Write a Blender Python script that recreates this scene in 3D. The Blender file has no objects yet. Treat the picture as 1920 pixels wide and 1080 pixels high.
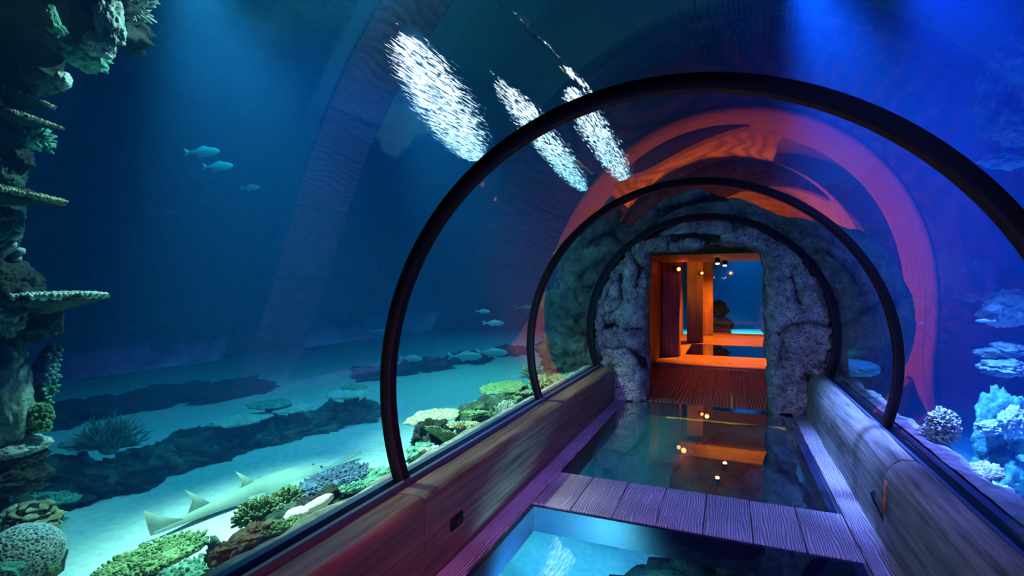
import bpy, bmesh, math, random
from mathutils import Vector, Matrix, noise
import numpy as np

S = bpy.context.scene
C = S.collection
PI = math.pi
rnd = random.Random(7)

# ------------------------------------------------------------------ camera, world, lights, exposure
YAW = 0.4032
FPX = 950.0
EYE = Vector((0, 0, 1.5))
cam_data = bpy.data.cameras.new('camera')
cam_data.sensor_width = 36
cam_data.lens = FPX / 1920 * 36
cam_data.clip_start = 0.02
cam_data.clip_end = 200
cam = bpy.data.objects.new('camera', cam_data)
C.objects.link(cam)
cam.location = EYE
cam.rotation_euler = (PI / 2, 0, YAW)
S.camera = cam

S.view_settings.view_transform = 'Standard'
S.view_settings.look = 'None'
S.view_settings.gamma = 1
S.view_settings.use_curve_mapping = False
S.view_settings.exposure = 0.0

cy = S.cycles
cy.max_bounces = 8
cy.diffuse_bounces = 2
cy.glossy_bounces = 3
cy.transmission_bounces = 4
cy.volume_bounces = 1
cy.transparent_max_bounces = 32
cy.caustics_reflective = False
cy.caustics_refractive = False
cy.sample_clamp_indirect = 3.0
cy.sample_clamp_direct = 20.0

W = bpy.data.worlds.new('world')
S.world = W
W.use_nodes = True
W.node_tree.nodes['Background'].inputs[0].default_value = (0.02, 0.10, 0.25, 1)
W.node_tree.nodes['Background'].inputs[1].default_value = 0.02


def spot(name, loc, target, power, color, size=90, blend=0.6, radius=0.12):
    l = bpy.data.lights.new(name, 'SPOT')
    l.energy = power
    l.color = color
    l.spot_size = math.radians(size)
    l.spot_blend = blend
    l.shadow_soft_size = radius
    o = bpy.data.objects.new(name, l)
    C.objects.link(o)
    o.location = loc
    o.rotation_euler = (Vector(target) - Vector(loc)).to_track_quat('-Z', 'Y').to_euler()
    return o


def point(name, loc, power, color, radius=0.05):
    l = bpy.data.lights.new(name, 'POINT')
    l.energy = power
    l.color = color
    l.shadow_soft_size = radius
    o = bpy.data.objects.new(name, l)
    C.objects.link(o)
    o.location = loc
    return o


def area(name, loc, target, power, color, sx, sy, spread=180):
    l = bpy.data.lights.new(name, 'AREA')
    l.shape = 'RECTANGLE'
    l.size = sx
    l.size_y = sy
    l.energy = power
    l.color = color
    l.spread = math.radians(spread)
    o = bpy.data.objects.new(name, l)
    C.objects.link(o)
    o.location = loc
    o.rotation_euler = (Vector(target) - Vector(loc)).to_track_quat('-Z', 'Y').to_euler()
    return o


WHITE = (0.95, 0.92, 0.66)
# floodlights of the left tank, hung just under the surface
spot('tank_flood', (-3.5, 2.3, 4.1), (-2.55, 2.9, -0.3), 3600, WHITE, 50, 0.9)
spot('tank_flood', (-2.9, 4.2, 4.1), (-2.2, 5.4, -0.3), 2300, WHITE, 52, 0.9)
area('tank_panel', (-3.2, 9.5, 4.1), (-2.8, 9.8, -0.3), 60, (0.10, 0.95, 0.85), 2.0, 5.0, 90)
area('tank_panel', (-4.4, 5.4, 4.12), (-4.4, 5.8, -0.3), 210, (0.02, 0.66, 0.92), 1.5, 4.5, 175)
area('tank_panel', (-5.5, 15.0, 4.1), (-5.5, 15.0, -0.3), 50, (0.10, 0.60, 1.0), 4.0, 5.0, 120)
# blue floodlights of the right tank
spot('blue_flood', (0.5, 4.6, 4.14), (1.75, 4.9, 0.5), 9000, (0.17, 0.27, 1.0), 52, 0.9)
# added fill behind the viewer that puts violet on the boards and kerbs
spot('violet_fill', (-0.28, -1.9, 2.25), (-0.28, 4.0, 0.0), 1200, (0.22, 0.20, 1.0), 50, 0.9)
spot('violet_flood', (1.5, 2.1, 4.1), (-0.1, 3.9, 0.3), 1200, (0.17, 0.17, 1.0), 56, 0.9)
spot('blue_flood', (2.9, 8.2, 4.0), (2.30, 8.75, 0.1), 900, (0.15, 0.7, 1.0), 24, 0.5)
# floodlight that rims the reef stack at the left
spot('tank_flood', (-2.0, 3.0, 4.0), (-3.6, 1.1, 1.0), 700, (0.75, 0.95, 0.85), 62, 0.8)
area('blue_panel', (3.2, 8.5, 4.1), (3.0, 8.5, 0.0), 160, (0.03, 0.18, 1.0), 1.5, 4.0, 110)
spot('blue_flood', (1.9, 2.3, 4.1), (3.6, 3.8, 0.5), 900, (0.18, 0.15, 1.0), 70, 0.9)
spot('violet_flood', (1.2, 4.5, 4.13), (2.6, 4.3, 0.5), 6000, (0.22, 0.15, 1.0), 60, 0.9)
# added fills below the walkway for the cyan glow, lamp outside the far window
spot('walkway_fill', (-0.75, 2.5, -0.22), (-1.9, 4.4, -1.1), 420, (0.12, 0.75, 1.0), 130, 0.8)
spot('walkway_fill', (-1.0, 5.0, -0.22), (-1.6, 5.8, -1.2), 60, (0.10, 0.65, 1.0), 130, 0.8)
spot('window_flood', (0.6, 21.0, 3.9), (0.6, 22.0, -0.3), 3600, (0.16, 0.75, 1.0), 84, 0.8)
# warm lamps of the timber rooms
spot('room_lamp', (0.0, 12.55, 2.62), (0.05, 12.45, 0), 2300, (1.0, 0.21, 0.010), 84, 0.4, 0.05)
spot('room_lamp', (0.1, 12.1, 2.12), (0.1, 13.3, 2.5), 330, (1.0, 0.36, 0.03), 110, 0.6, 0.05)
spot('room_lamp', (0.1, 15.9, 2.6), (0.1, 16.0, 0), 1500, (1.0, 0.24, 0.012), 120, 0.6, 0.05)
spot('room_lamp', (-0.18, 9.95, 1.98), (0.0, 9.3, 0), 60, (1.0, 0.05, 0.03), 80, 0.9, 0.05)
# warm lamp of the room behind the camera
spot('room_lamp', (0.25, -1.6, 2.1), (-1.4, 1.5, 0.15), 760, (1.0, 0.17, 0.04), 50, 0.9, 0.08)


spot('room_lamp', (-0.5, -1.8, 2.1), (0.95, 2.6, 0.3), 150, (1.0, 0.66, 0.45), 44, 0.9, 0.08)  # added fill on the right kerb face, in place of tank light


# ------------------------------------------------------------------ view rays used to find places in the room
def ray(px, py):
    x = (px - 960) / FPX
    y = -(py - 540) / FPX
    return Vector((x * math.cos(YAW) - math.sin(YAW), x * math.sin(YAW) + math.cos(YAW), y))


def at_d(px, py, d):
    return EYE + ray(px, py) * d


def at_z(px, py, z):
    r = ray(px, py)
    return EYE + r * ((z - EYE.z) / r.z)


def at_u(px, py, u):
    r = ray(px, py)
    return EYE + r * (u / r.x)


def at_v(px, py, v):
    r = ray(px, py)
    return EYE + r * (v / r.y)


# ------------------------------------------------------------------ object helpers
def link(name, me, mat=None, parent=None, smooth=True):
    o = bpy.data.objects.new(name, me)
    C.objects.link(o)
    if mat is not None:
        me.materials.append(mat)
    if parent is not None:
        o.parent = parent
    if smooth:
        me.polygons.foreach_set('use_smooth', [True] * len(me.polygons))
    return o


def mesh(name, verts, faces, mat=None, parent=None, smooth=True, fix=True):
    me = bpy.data.meshes.new(name)
    me.from_pydata([tuple(v) for v in verts], [], faces)
    if fix:
        bm = bmesh.new()
        bm.from_mesh(me)
        bmesh.ops.recalc_face_normals(bm, faces=bm.faces)
        bm.to_mesh(me)
        bm.free()
    me.update()
    return link(name, me, mat, parent, smooth)


def tag(o, label, cat, group=None):
    o['label'] = label
    o['category'] = cat
    if group:
        o['group'] = group
    return o


def struct(o, label=None):
    o['kind'] = 'structure'
    if label:
        o['label'] = label
    return o


def empty(name, loc, label, cat, group=None):
    o = bpy.data.objects.new(name, None)
    C.objects.link(o)
    o.location = loc
    o.empty_display_size = 0.05
    return tag(o, label, cat, group)


class MB:
    """Collects vertices and faces of one mesh."""

    def __init__(self):
        self.v, self.f, self.r = [], [], []

    def add(self, v, f, r=0.0):
        n = len(self.v)
        self.v += [Vector(p) for p in v]
        self.f += [tuple(i + n for i in q) for q in f]
        self.r += [r] * len(v)

    def box(self, a, b, r=0.0, bev=0.0):
        x0, y0, z0 = a
        x1, y1, z1 = b
        if bev <= 0:
            v = [(x, y, z) for z in (z0, z1) for y in (y0, y1) for x in (x0, x1)]
            f = [(0, 2, 3, 1), (4, 5, 7, 6), (0, 1, 5, 4), (2, 6, 7, 3), (0, 4, 6, 2), (1, 3, 7, 5)]
            self.add(v, f, r)
            return
        bm = bmesh.new()
        bmesh.ops.create_cube(bm, size=1)
        for w in bm.verts:
            w.co = Vector(((x0 + x1) / 2 + w.co.x * (x1 - x0), (y0 + y1) / 2 + w.co.y * (y1 - y0), (z0 + z1) / 2 + w.co.z * (z1 - z0)))
        bmesh.ops.bevel(bm, geom=bm.edges[:], offset=bev, segments=2, affect='EDGES')
        bm.verts.index_update()
        self.add([w.co.copy() for w in bm.verts], [tuple(w.index for w in q.verts) for q in bm.faces], r)
        bm.free()

    def tube(self, pts, radii, n=6, cap=True):
        pts = [Vector(p) for p in pts]
        rings = []
        up = Vector((0.31, 0.17, 0.93))
        for i, p in enumerate(pts):
            t = (pts[min(i + 1, len(pts) - 1)] - pts[max(i - 1, 0)]).normalized()
            a = t.cross(up)
            if a.length < 1e-3:
                a = t.cross(Vector((1, 0, 0)))
            a.normalize()
            b = t.cross(a)
            rings.append([p + (a * math.cos(2 * PI * k / n) + b * math.sin(2 * PI * k / n)) * radii[i] for k in range(n)])
        v = [q for r in rings for q in r]
        f = []
        for i in range(len(pts) - 1):
            for k in range(n):
                f.append((i * n + k, i * n + (k + 1) % n, (i + 1) * n + (k + 1) % n, (i + 1) * n + k))
        if cap:
            f.append(tuple(range(n))[::-1])
            f.append(tuple((len(pts) - 1) * n + k for k in range(n)))
        self.add(v, f)

    def finger(self, p, d, length, r0, r1, n=5):
        d = Vector(d).normalized()
        p = Vector(p)
        self.tube([p, p + d * length * 0.6, p + d * length * 0.92, p + d * length], [r0, (r0 + r1) / 2, r1 * 0.9, r1 * 0.35], n)

    def build(self, name, mat=None, parent=None, smooth=False, fix=False):
        o = mesh(name, self.v, self.f, mat, parent, smooth, fix)
        at = o.data.attributes.new('rnd', 'FLOAT', 'POINT')
        at.data.foreach_set('value', self.r)
        return o


def fbm(p, oct=4, lac=2.1, gain=0.5):
    a, s = 1.0, 0.0
    for _ in range(oct):
        s += a * noise.noise(p)
        p = p * lac
        a *= gain
    return s


def ico(sub):
    bm = bmesh.new()
    bmesh.ops.create_icosphere(bm, subdivisions=sub, radius=1)
    bm.verts.index_update()
    v = [w.co.copy() for w in bm.verts]
    f = [tuple(w.index for w in q.verts) for q in bm.faces]
    bm.free()
    return v, f


ICO = {k: ico(k) for k in (2, 3, 4, 5, 6)}


def rock(name, loc, radii, mat, amp=0.28, freq=1.3, sub=5, seed=0, rot=(0, 0, 0), ridge=0.0, fine=0.09, parent=None, flat=None):
    v, f = ICO[sub]
    off = Vector((seed * 7.31, seed * 3.7, seed * 1.9))
    m = Matrix.Rotation(rot[2], 3, 'Z') @ Matrix.Rotation(rot[1], 3, 'Y') @ Matrix.Rotation(rot[0], 3, 'X')
    out = []
    for p in v:
        k = 1 + amp * fbm(p * freq + off, 4) + fine * fbm(p * freq * 7 + off, 2)
        if ridge:
            k += ridge * (1 - abs(noise.noise(p * freq * 2.3 + off)) * 2.2)
        q = Vector((p.x * radii[0], p.y * radii[1], p.z * radii[2])) * k
        q = m @ q
        if flat is not None and q.z < flat:
            q.z = flat + (q.z - flat) * 0.15
        out.append(q)
    o = mesh(name, out, f, mat, parent, True, False)
    o.location = loc
    return o


# ------------------------------------------------------------------ materials
def newmat(name):
    m = bpy.data.materials.new(name)
    m.use_nodes = True
    nt = m.node_tree
    nt.nodes.clear()
    out = nt.nodes.new('ShaderNodeOutputMaterial')
    return m, nt, out


def N(nt, t, **kw):
    n = nt.nodes.new(t)
    for k, v in kw.items():
        if k.startswith('_'):
            setattr(n, k[1:], v)
        else:
            n.inputs[k].default_value = v
    return n


def ramp(nt, fac, stops):
    r = nt.nodes.new('ShaderNodeValToRGB')
    el = r.color_ramp.elements
    while len(el) < len(stops):
        el.new(0.5)
    for e, (p, c) in zip(el, stops):
        e.position = p
        e.color = (*c, 1) if len(c) == 3 else c
    nt.links.new(fac, r.inputs[0])
    return r.outputs[0]


def mathn(nt, op, a, b=None, c=None):
    n = nt.nodes.new('ShaderNodeMath')
    n.operation = op
    for i, x in enumerate((a, b, c)):
        if x is None:
            continue
        if isinstance(x, (int, float)):
            n.inputs[i].default_value = x
        else:
            nt.links.new(x, n.inputs[i])
    return n.outputs[0]


def mat_plain(name, col, rough=0.5, metal=0.0, spec=0.5):
    m, nt, out = newmat(name)
    b = N(nt, 'ShaderNodeBsdfPrincipled', Roughness=rough, Metallic=metal)
    b.inputs['Base Color'].default_value = (*col, 1)
    b.inputs['Specular IOR Level'].default_value = spec
    nt.links.new(b.outputs[0], out.inputs[0])
    return m


def mat_wood(name, dark, light, axis='Y', scale=1.0, rough=0.55, bump=0.5, cathedral=0.0, spec=0.4):
    m, nt, out = newmat(name)
    tc = N(nt, 'ShaderNodeTexCoord')
    at = N(nt, 'ShaderNodeAttribute', _attribute_name='rnd')
    off = N(nt, 'ShaderNodeVectorMath', _operation='SCALE')
    off.inputs[0].default_value = (3.1, 17.3, 5.7)
    nt.links.new(at.outputs['Fac'], off.inputs['Scale'])
    add = N(nt, 'ShaderNodeVectorMath', _operation='ADD')
    nt.links.new(tc.outputs['Object'], add.inputs[0])
    nt.links.new(off.outputs[0], add.inputs[1])
    mp = N(nt, 'ShaderNodeMapping')
    long_ = 0.9 * scale
    cross = 22 * scale
    mp.inputs['Scale'].default_value = {'Y': (cross, long_, cross), 'X': (long_, cross, cross), 'Z': (cross, cross, long_)}[axis]
    nt.links.new(add.outputs[0], mp.inputs[0])
    n1 = N(nt, 'ShaderNodeTexNoise', Scale=1.0, Detail=6.0, Roughness=0.65, Distortion=0.4)
    nt.links.new(mp.outputs[0], n1.inputs['Vector'])
    fac = n1.outputs[0]
    if cathedral:
        mp2 = N(nt, 'ShaderNodeMapping')
        s = {'Y': (1, 0.16, 1), 'X': (0.16, 1, 1), 'Z': (1, 1, 0.16)}[axis]
        mp2.inputs['Scale'].default_value = s
        nt.links.new(add.outputs[0], mp2.inputs[0])
        w = N(nt, 'ShaderNodeTexWave', _wave_type='BANDS', _bands_direction='X', Scale=cathedral, Distortion=9.0, Detail=2.0)
        w.inputs['Detail Scale'].default_value = 0.9
        w.inputs['Detail Roughness'].default_value = 0.4
        nt.links.new(mp2.outputs[0], w.inputs['Vector'])
        fac = mathn(nt, 'ADD', mathn(nt, 'MULTIPLY', w.outputs[0], 0.62), mathn(nt, 'MULTIPLY', n1.outputs[0], 0.42))
    nb = N(nt, 'ShaderNodeTexNoise', Scale=2.2, Detail=3.0)
    nt.links.new(add.outputs[0], nb.inputs['Vector'])
    col = ramp(nt, fac, [(0.28, dark), (0.5, tuple((a + b) / 2 for a, b in zip(dark, light))), (0.74, light)])
    mul = N(nt, 'ShaderNodeMix', _data_type='RGBA', _blend_type='MULTIPLY')
    mul.inputs[0].default_value = 0.55
    nt.links.new(col, mul.inputs[6])
    nt.links.new(ramp(nt, nb.outputs[0], [(0.3, (0.45, 0.42, 0.42)), (0.7, (1.15, 1.1, 1.05))]), mul.inputs[7])
    # knots
    b = N(nt, 'ShaderNodeBsdfPrincipled', Roughness=rough)
    b.inputs['Specular IOR Level'].default_value = spec
    nt.links.new(mul.outputs[2], b.inputs['Base Color'])
    bp = N(nt, 'ShaderNodeBump', Strength=bump, Distance=0.012)
    nt.links.new(fac, bp.inputs['Height'])
    nt.links.new(bp.outputs[0], b.inputs['Normal'])
    nt.links.new(b.outputs[0], out.inputs[0])
    return m


def mat_rock(name, c1, c2, c3=None, scale=4.0, bump=0.6, dist=0.03, rough=0.85, pits=0.0, fine=28.0, painted_shade=None):
    m, nt, out = newmat(name)
    tc = N(nt, 'ShaderNodeTexCoord')
    n1 = N(nt, 'ShaderNodeTexNoise', Scale=scale, Detail=7.0, Roughness=0.6)
    nt.links.new(tc.outputs['Object'], n1.inputs['Vector'])
    stops = [(0.32, c1), (0.66, c2)]
    if c3:
        stops = [(0.28, c1), (0.5, c2), (0.7, c3)]
    col = ramp(nt, n1.outputs[0], stops)
    b = N(nt, 'ShaderNodeBsdfPrincipled', Roughness=rough)
    b.inputs['Specular IOR Level'].default_value = 0.25
    n2 = N(nt, 'ShaderNodeTexNoise', Scale=fine, Detail=5.0, Roughness=0.65)
    nt.links.new(tc.outputs['Object'], n2.inputs['Vector'])
    h = mathn(nt, 'ADD', mathn(nt, 'MULTIPLY', n1.outputs[0], 0.8), mathn(nt, 'MULTIPLY', n2.outputs[0], 0.5))
    if pits:
        v = N(nt, 'ShaderNodeTexVoronoi', Scale=pits)
        nt.links.new(tc.outputs['Object'], v.inputs['Vector'])
        pit = ramp(nt, v.outputs['Distance'], [(0.12, (0, 0, 0)), (0.42, (1, 1, 1))])
        h = mathn(nt, 'ADD', h, mathn(nt, 'MULTIPLY', pit, 0.5))
        mx = N(nt, 'ShaderNodeMix', _data_type='RGBA', _blend_type='MULTIPLY')
        mx.inputs[0].default_value = 0.6
        nt.links.new(col, mx.inputs[6])
        nt.links.new(ramp(nt, v.outputs['Distance'], [(0.08, (0.35, 0.33, 0.33)), (0.35, (1, 1, 1))]), mx.inputs[7])
        col = mx.outputs[2]
    if painted_shade:
        at = N(nt, 'ShaderNodeAttribute', _attribute_name=painted_shade)
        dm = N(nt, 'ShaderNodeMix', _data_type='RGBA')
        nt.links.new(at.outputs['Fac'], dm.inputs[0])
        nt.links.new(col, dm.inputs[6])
        dm.inputs[7].default_value = (0.035, 0.024, 0.015, 1)  # shade painted into the colour by a vertex attribute
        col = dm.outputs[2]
    nt.links.new(col, b.inputs['Base Color'])
    bp = N(nt, 'ShaderNodeBump', Strength=bump, Distance=dist)
    nt.links.new(h, bp.inputs['Height'])
    nt.links.new(bp.outputs[0], b.inputs['Normal'])
    nt.links.new(b.outputs[0], out.inputs[0])
    return m


def mat_acrylic(name, ior=1.5, gain=0.95, tint=(0.97, 0.99, 1.0)):
    """Clear pane: Fresnel reflection over plain see-through."""
    m, nt, out = newmat(name)
    fr = N(nt, 'ShaderNodeFresnel', IOR=ior)
    f = mathn(nt, 'MULTIPLY', fr.outputs[0], gain)
    f = mathn(nt, 'MINIMUM', f, 1.0)
    tr = N(nt, 'ShaderNodeBsdfTransparent')
    tr.inputs[0].default_value = (*tint, 1)
    gl = N(nt, 'ShaderNodeBsdfGlossy', Roughness=0.015)
    gl.inputs[0].default_value = (1, 1, 1, 1)
    mx = N(nt, 'ShaderNodeMixShader')
    nt.links.new(f, mx.inputs[0])
    nt.links.new(tr.outputs[0], mx.inputs[1])
    nt.links.new(gl.outputs[0], mx.inputs[2])
    nt.links.new(mx.outputs[0], out.inputs[0])
    return m


def mat_emit(name, col, power):
    m, nt, out = newmat(name)
    e = N(nt, 'ShaderNodeEmission', Strength=power)
    e.inputs[0].default_value = (*col, 1)
    nt.links.new(e.outputs[0], out.inputs[0])
    return m


def mat_water():
    m, nt, out = newmat('sea_water')
    s = N(nt, 'ShaderNodeVolumeScatter', Density=0.021, Anisotropy=0.1)
    s.inputs[0].default_value = (0.02, 0.30, 1.0, 1)
    a = N(nt, 'ShaderNodeVolumeAbsorption', Density=0.22)
    a.inputs[0].default_value = (0.0, 0.78, 0.88, 1)
    ad = N(nt, 'ShaderNodeAddShader')
    nt.links.new(s.outputs[0], ad.inputs[0])
    nt.links.new(a.outputs[0], ad.inputs[1])
    nt.links.new(ad.outputs[0], out.inputs['Volume'])
    return m


M_WATER = mat_water()
M_ACRYL = mat_acrylic('clear_acrylic')
M_FLOORGLASS = mat_acrylic('floor_glass', 1.5, 1.9, (0.93, 0.97, 1.0))
M_RUBBER = mat_plain('black_rubber', (0.004, 0.004, 0.006), 0.5, 0.0, 0.15)
M_TRIM = mat_plain('dark_blue_channel', (0.035, 0.05, 0.10), 0.4)
M_KERB_L = mat_wood('kerb_timber', (0.010, 0.005, 0.004), (0.17, 0.082, 0.058), 'Y', 1.3, 0.42, 1.0, 0.0, 0.6)
M_KERB_R = mat_wood('weathered_timber', (0.03, 0.022, 0.018), (0.30, 0.245, 0.20), 'Y', 1.3, 0.6, 1.0)
M_PLANK = mat_wood('floor_plank', (0.15, 0.11, 0.125), (0.40, 0.31, 0.34), 'Y', 0.9, 0.5, 0.45, cathedral=20.0)
M_ROOMWOOD = mat_wood('room_timber', (0.045, 0.022, 0.014), (0.24, 0.12, 0.065), 'Z', 0.8, 0.6, 0.6)
M_ROOMWOOD_X = mat_wood('beam_timber', (0.045, 0.022, 0.014), (0.24, 0.12, 0.065), 'X', 0.8, 0.6, 0.6)
M_ROOMFLOOR = mat_wood('room_floor_plank', (0.08, 0.045, 0.035), (0.34, 0.20, 0.14), 'Y', 0.8, 0.4, 0.4, cathedral=7.0)
M_CARVED = mat_rock('carved_stone', (0.09, 0.085, 0.075), (0.36, 0.335, 0.30), (0.60, 0.56, 0.50), 7.0, 1.0, 0.05, 0.9, 34.0, 60.0, 'painted_shade')
M_REEF = mat_rock('reef_rock', (0.012, 0.03, 0.022), (0.07, 0.14, 0.10), (0.20, 0.30, 0.20), 5.0, 1.0, 0.10, 0.9, 0.0, 34.0)
M_DARKREEF = mat_rock('dark_reef_rock', (0.015, 0.02, 0.018), (0.07, 0.085, 0.07), None, 5.0, 1.0, 0.10, 0.9, 0.0, 34.0)
M_CRUST = mat_rock('crusty_rock', (0.08, 0.11, 0.10), (0.42, 0.48, 0.42), (0.68, 0.70, 0.62), 9.0, 1.0, 0.04, 0.9, 0, 40.0)
M_BROWN = mat_rock('brown_rock', (0.06, 0.04, 0.02), (0.32, 0.22, 0.13), None, 6.0, 0.9, 0.03)
M_SAND = mat_rock('white_sand', (0.62, 0.62, 0.58), (0.80, 0.80, 0.76), None, 14.0, 0.35, 0.02, 0.95, 0, 90.0)
M_GRAVEL = mat_rock('ledge_gravel', (0.05, 0.05, 0.045), (0.22, 0.22, 0.19), (0.36, 0.35, 0.31), 9.0, 1.0, 0.03)
M_CREAM = mat_rock('cream_coral', (0.32, 0.28, 0.16), (0.62, 0.57, 0.40), None, 26.0, 1.0, 0.02, 0.9, 60.0)
M_GREEN = mat_rock('green_coral', (0.06, 0.17, 0.06), (0.30, 0.42, 0.19), None, 22.0, 1.0, 0.02, 0.9, 55.0)
M_TEAL = mat_rock('teal_coral', (0.03, 0.16, 0.11), (0.20, 0.46, 0.32), None, 18.0, 1.0, 0.02)
M_BLUE = mat_rock('blue_coral', (0.02, 0.05, 0.11), (0.09, 0.17, 0.28), None, 18.0, 0.8, 0.01)
M_PALE = mat_rock('pale_coral', (0.32, 0.36, 0.30), (0.70, 0.74, 0.64), None, 18.0, 0.9, 0.02)
M_OCHRE = mat_rock('ochre_coral', (0.14, 0.13, 0.05), (0.58, 0.54, 0.30), None, 10.0, 0.9, 0.02)
M_WHITE = mat_plain('white_stone', (0.82, 0.82, 0.76), 0.9)
M_SAW = mat_rock('sawfish_skin', (0.26, 0.29, 0.24), (0.44, 0.46, 0.38), None, 3.0, 0.2, 0.01, 0.6)
M_FISH = mat_plain('silver_fish_skin', (0.30, 0.38, 0.42), 0.35)
M_FISHD = mat_plain('dark_fish_skin', (0.05, 0.07, 0.09), 0.45)
M_LAMP = mat_plain('lamp_housing', (0.02, 0.018, 0.016), 0.4, 0.6)
M_REDBULB = mat_emit('red_bulb', (1.0, 0.10, 0.03), 14)
M_WARMBULB = mat_emit('warm_bulb', (1.0, 0.42, 0.16), 30)
M_FLOODGLOW = mat_emit('floodlight_glow', (1.0, 0.56, 0.64), 8.5)

# ------------------------------------------------------------------ the setting: water, tunnel, floor, rooms
UC, ZC, RAD = -0.29, 0.96, 1.42          # tunnel axis and ring radius
UL, UR = -1.40, 0.84                      # floor edges
FOOT = -0.36                              # angle where the arch meets the kerb


def arch_pts(r, n=64, a0=FOOT, a1=PI - FOOT):
    return [(UC + r * math.cos(a0 + (a1 - a0) * i / n), ZC + r * math.sin(a0 + (a1 - a0) * i / n)) for i in range(n + 1)]


def water_body():
    verts, faces = [], []

    def add(v, f):
        n = len(verts)
        verts.extend(v)
        faces.extend([tuple(i + n for i in q) for q in f])

    x0, x1, y0, y1, z0, z1 = -16, 10, -7, 27, -3.2, 4.3
    add([(x, y, z) for z in (z0, z1) for y in (y0, y1) for x in (x0, x1)],
        [(0, 2, 3, 1), (4, 5, 7, 6), (0, 1, 5, 4), (2, 6, 7, 3), (0, 4, 6, 2), (1, 3, 7, 5)])
    # cavity of the tunnel (normals point into the dry side)
    sec = [(UC - 1.46, -0.03)] + [p for p in arch_pts(1.46)][::-1] + [(UC + 1.46, -0.03)]
    sec = [(UC - 1.40, -0.03)] + [p for p in arch_pts(1.46)][::-1] + [(UC + 1.40, -0.03)]
    ya, yb = -6.0, 7.06
    n = len(sec)
    v = [(x, ya, z) for x, z in sec] + [(x, yb, z) for x, z in sec]
    f = [(i, (i + 1) % n, (i + 1) % n + n, i + n) for i in range(n)]
    # the room beyond: a box that takes over at yb
    rx0, rx1, rz0, rz1, yc = -1.85, 1.60, -0.03, 2.85, 17.62
    b = len(v)
    v += [(rx0, yb, rz0), (rx0, yb, rz1), (rx1, yb, rz1), (rx1, yb, rz0), (rx0, yc, rz0), (rx0, yc, rz1), (rx1, yc, rz1), (rx1, yc, rz0)]
    f += [(b + i, b + (i + 1) % 4, b + (i + 1) % 4 + 4, b + i + 4) for i in range(4)]
    f.append((b + 7, b + 6, b + 5, b + 4))
    f.append(tuple(range(n - 1, -1, -1)))
    # front wall of the room box with the arch cut out, fanned between both outlines
    half = n // 2
    arch = list(range(n, 2 * n))
    f.append(tuple([b + 0] + arch[:half + 1] + [b + 1]))
    f.append(tuple([b + 1, arch[half], b + 2]))
    f.append(tuple([b + 2] + arch[half:] + [b + 3]))
    f.append((b + 3, arch[-1], arch[0], b + 0))
    m = bpy.data.meshes.new('cav')
    m.from_pydata(v, [], f)
    bm = bmesh.new()
    bm.from_mesh(m)
    bmesh.ops.triangulate(bm, faces=bm.faces)
    bmesh.ops.recalc_face_normals(bm, faces=bm.faces)
    for q in bm.faces:
        q.normal_flip()
    bm.verts.index_update()
    add([w.co.copy() for w in bm.verts], [tuple(w.index for w in q.verts) for q in bm.faces])
    bm.free()
    return mesh('water', verts, faces, M_WATER, None, False, False)


struct(water_body(), 'clear blue aquarium water all around the tunnel')

# water surface seen from below: ripples let the lamps above through in flecks
SURF_Z = 4.22
STREAKS = [((-3.2, 4.5), (-5.0, 9.7), 0.55), ((-2.75, 6.0), (-3.75, 14.0), 0.36), ((-1.98, 6.6), (-2.45, 13.4), 0.34), ((-2.05, 4.0), (-1.72, 7.2), 0.045)]  # last one is an added streak for a shaft of light, no floodlight


def seg_field(x, y, a, b, w):
    ax, ay = a
    bx, by = b
    dx, dy = bx - ax, by - ay
    L = math.hypot(dx, dy)
    t = ((x - ax) * dx + (y - ay) * dy) / L
    d = ((x - ax) * -dy + (y - ay) * dx) / L
    c = (t - L / 2) / (L / 2)
    half = w * math.sqrt(max(0.0, 1 - min(1, abs(c)) ** 2.2)) + 0.03
    e = 1.0 - (abs(d) / half) ** 2
    if abs(c) > 1:
        e -= (abs(c) - 1) * 6
    return max(0.0, min(1.0, 0.5 + 0.62 * e))


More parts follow.
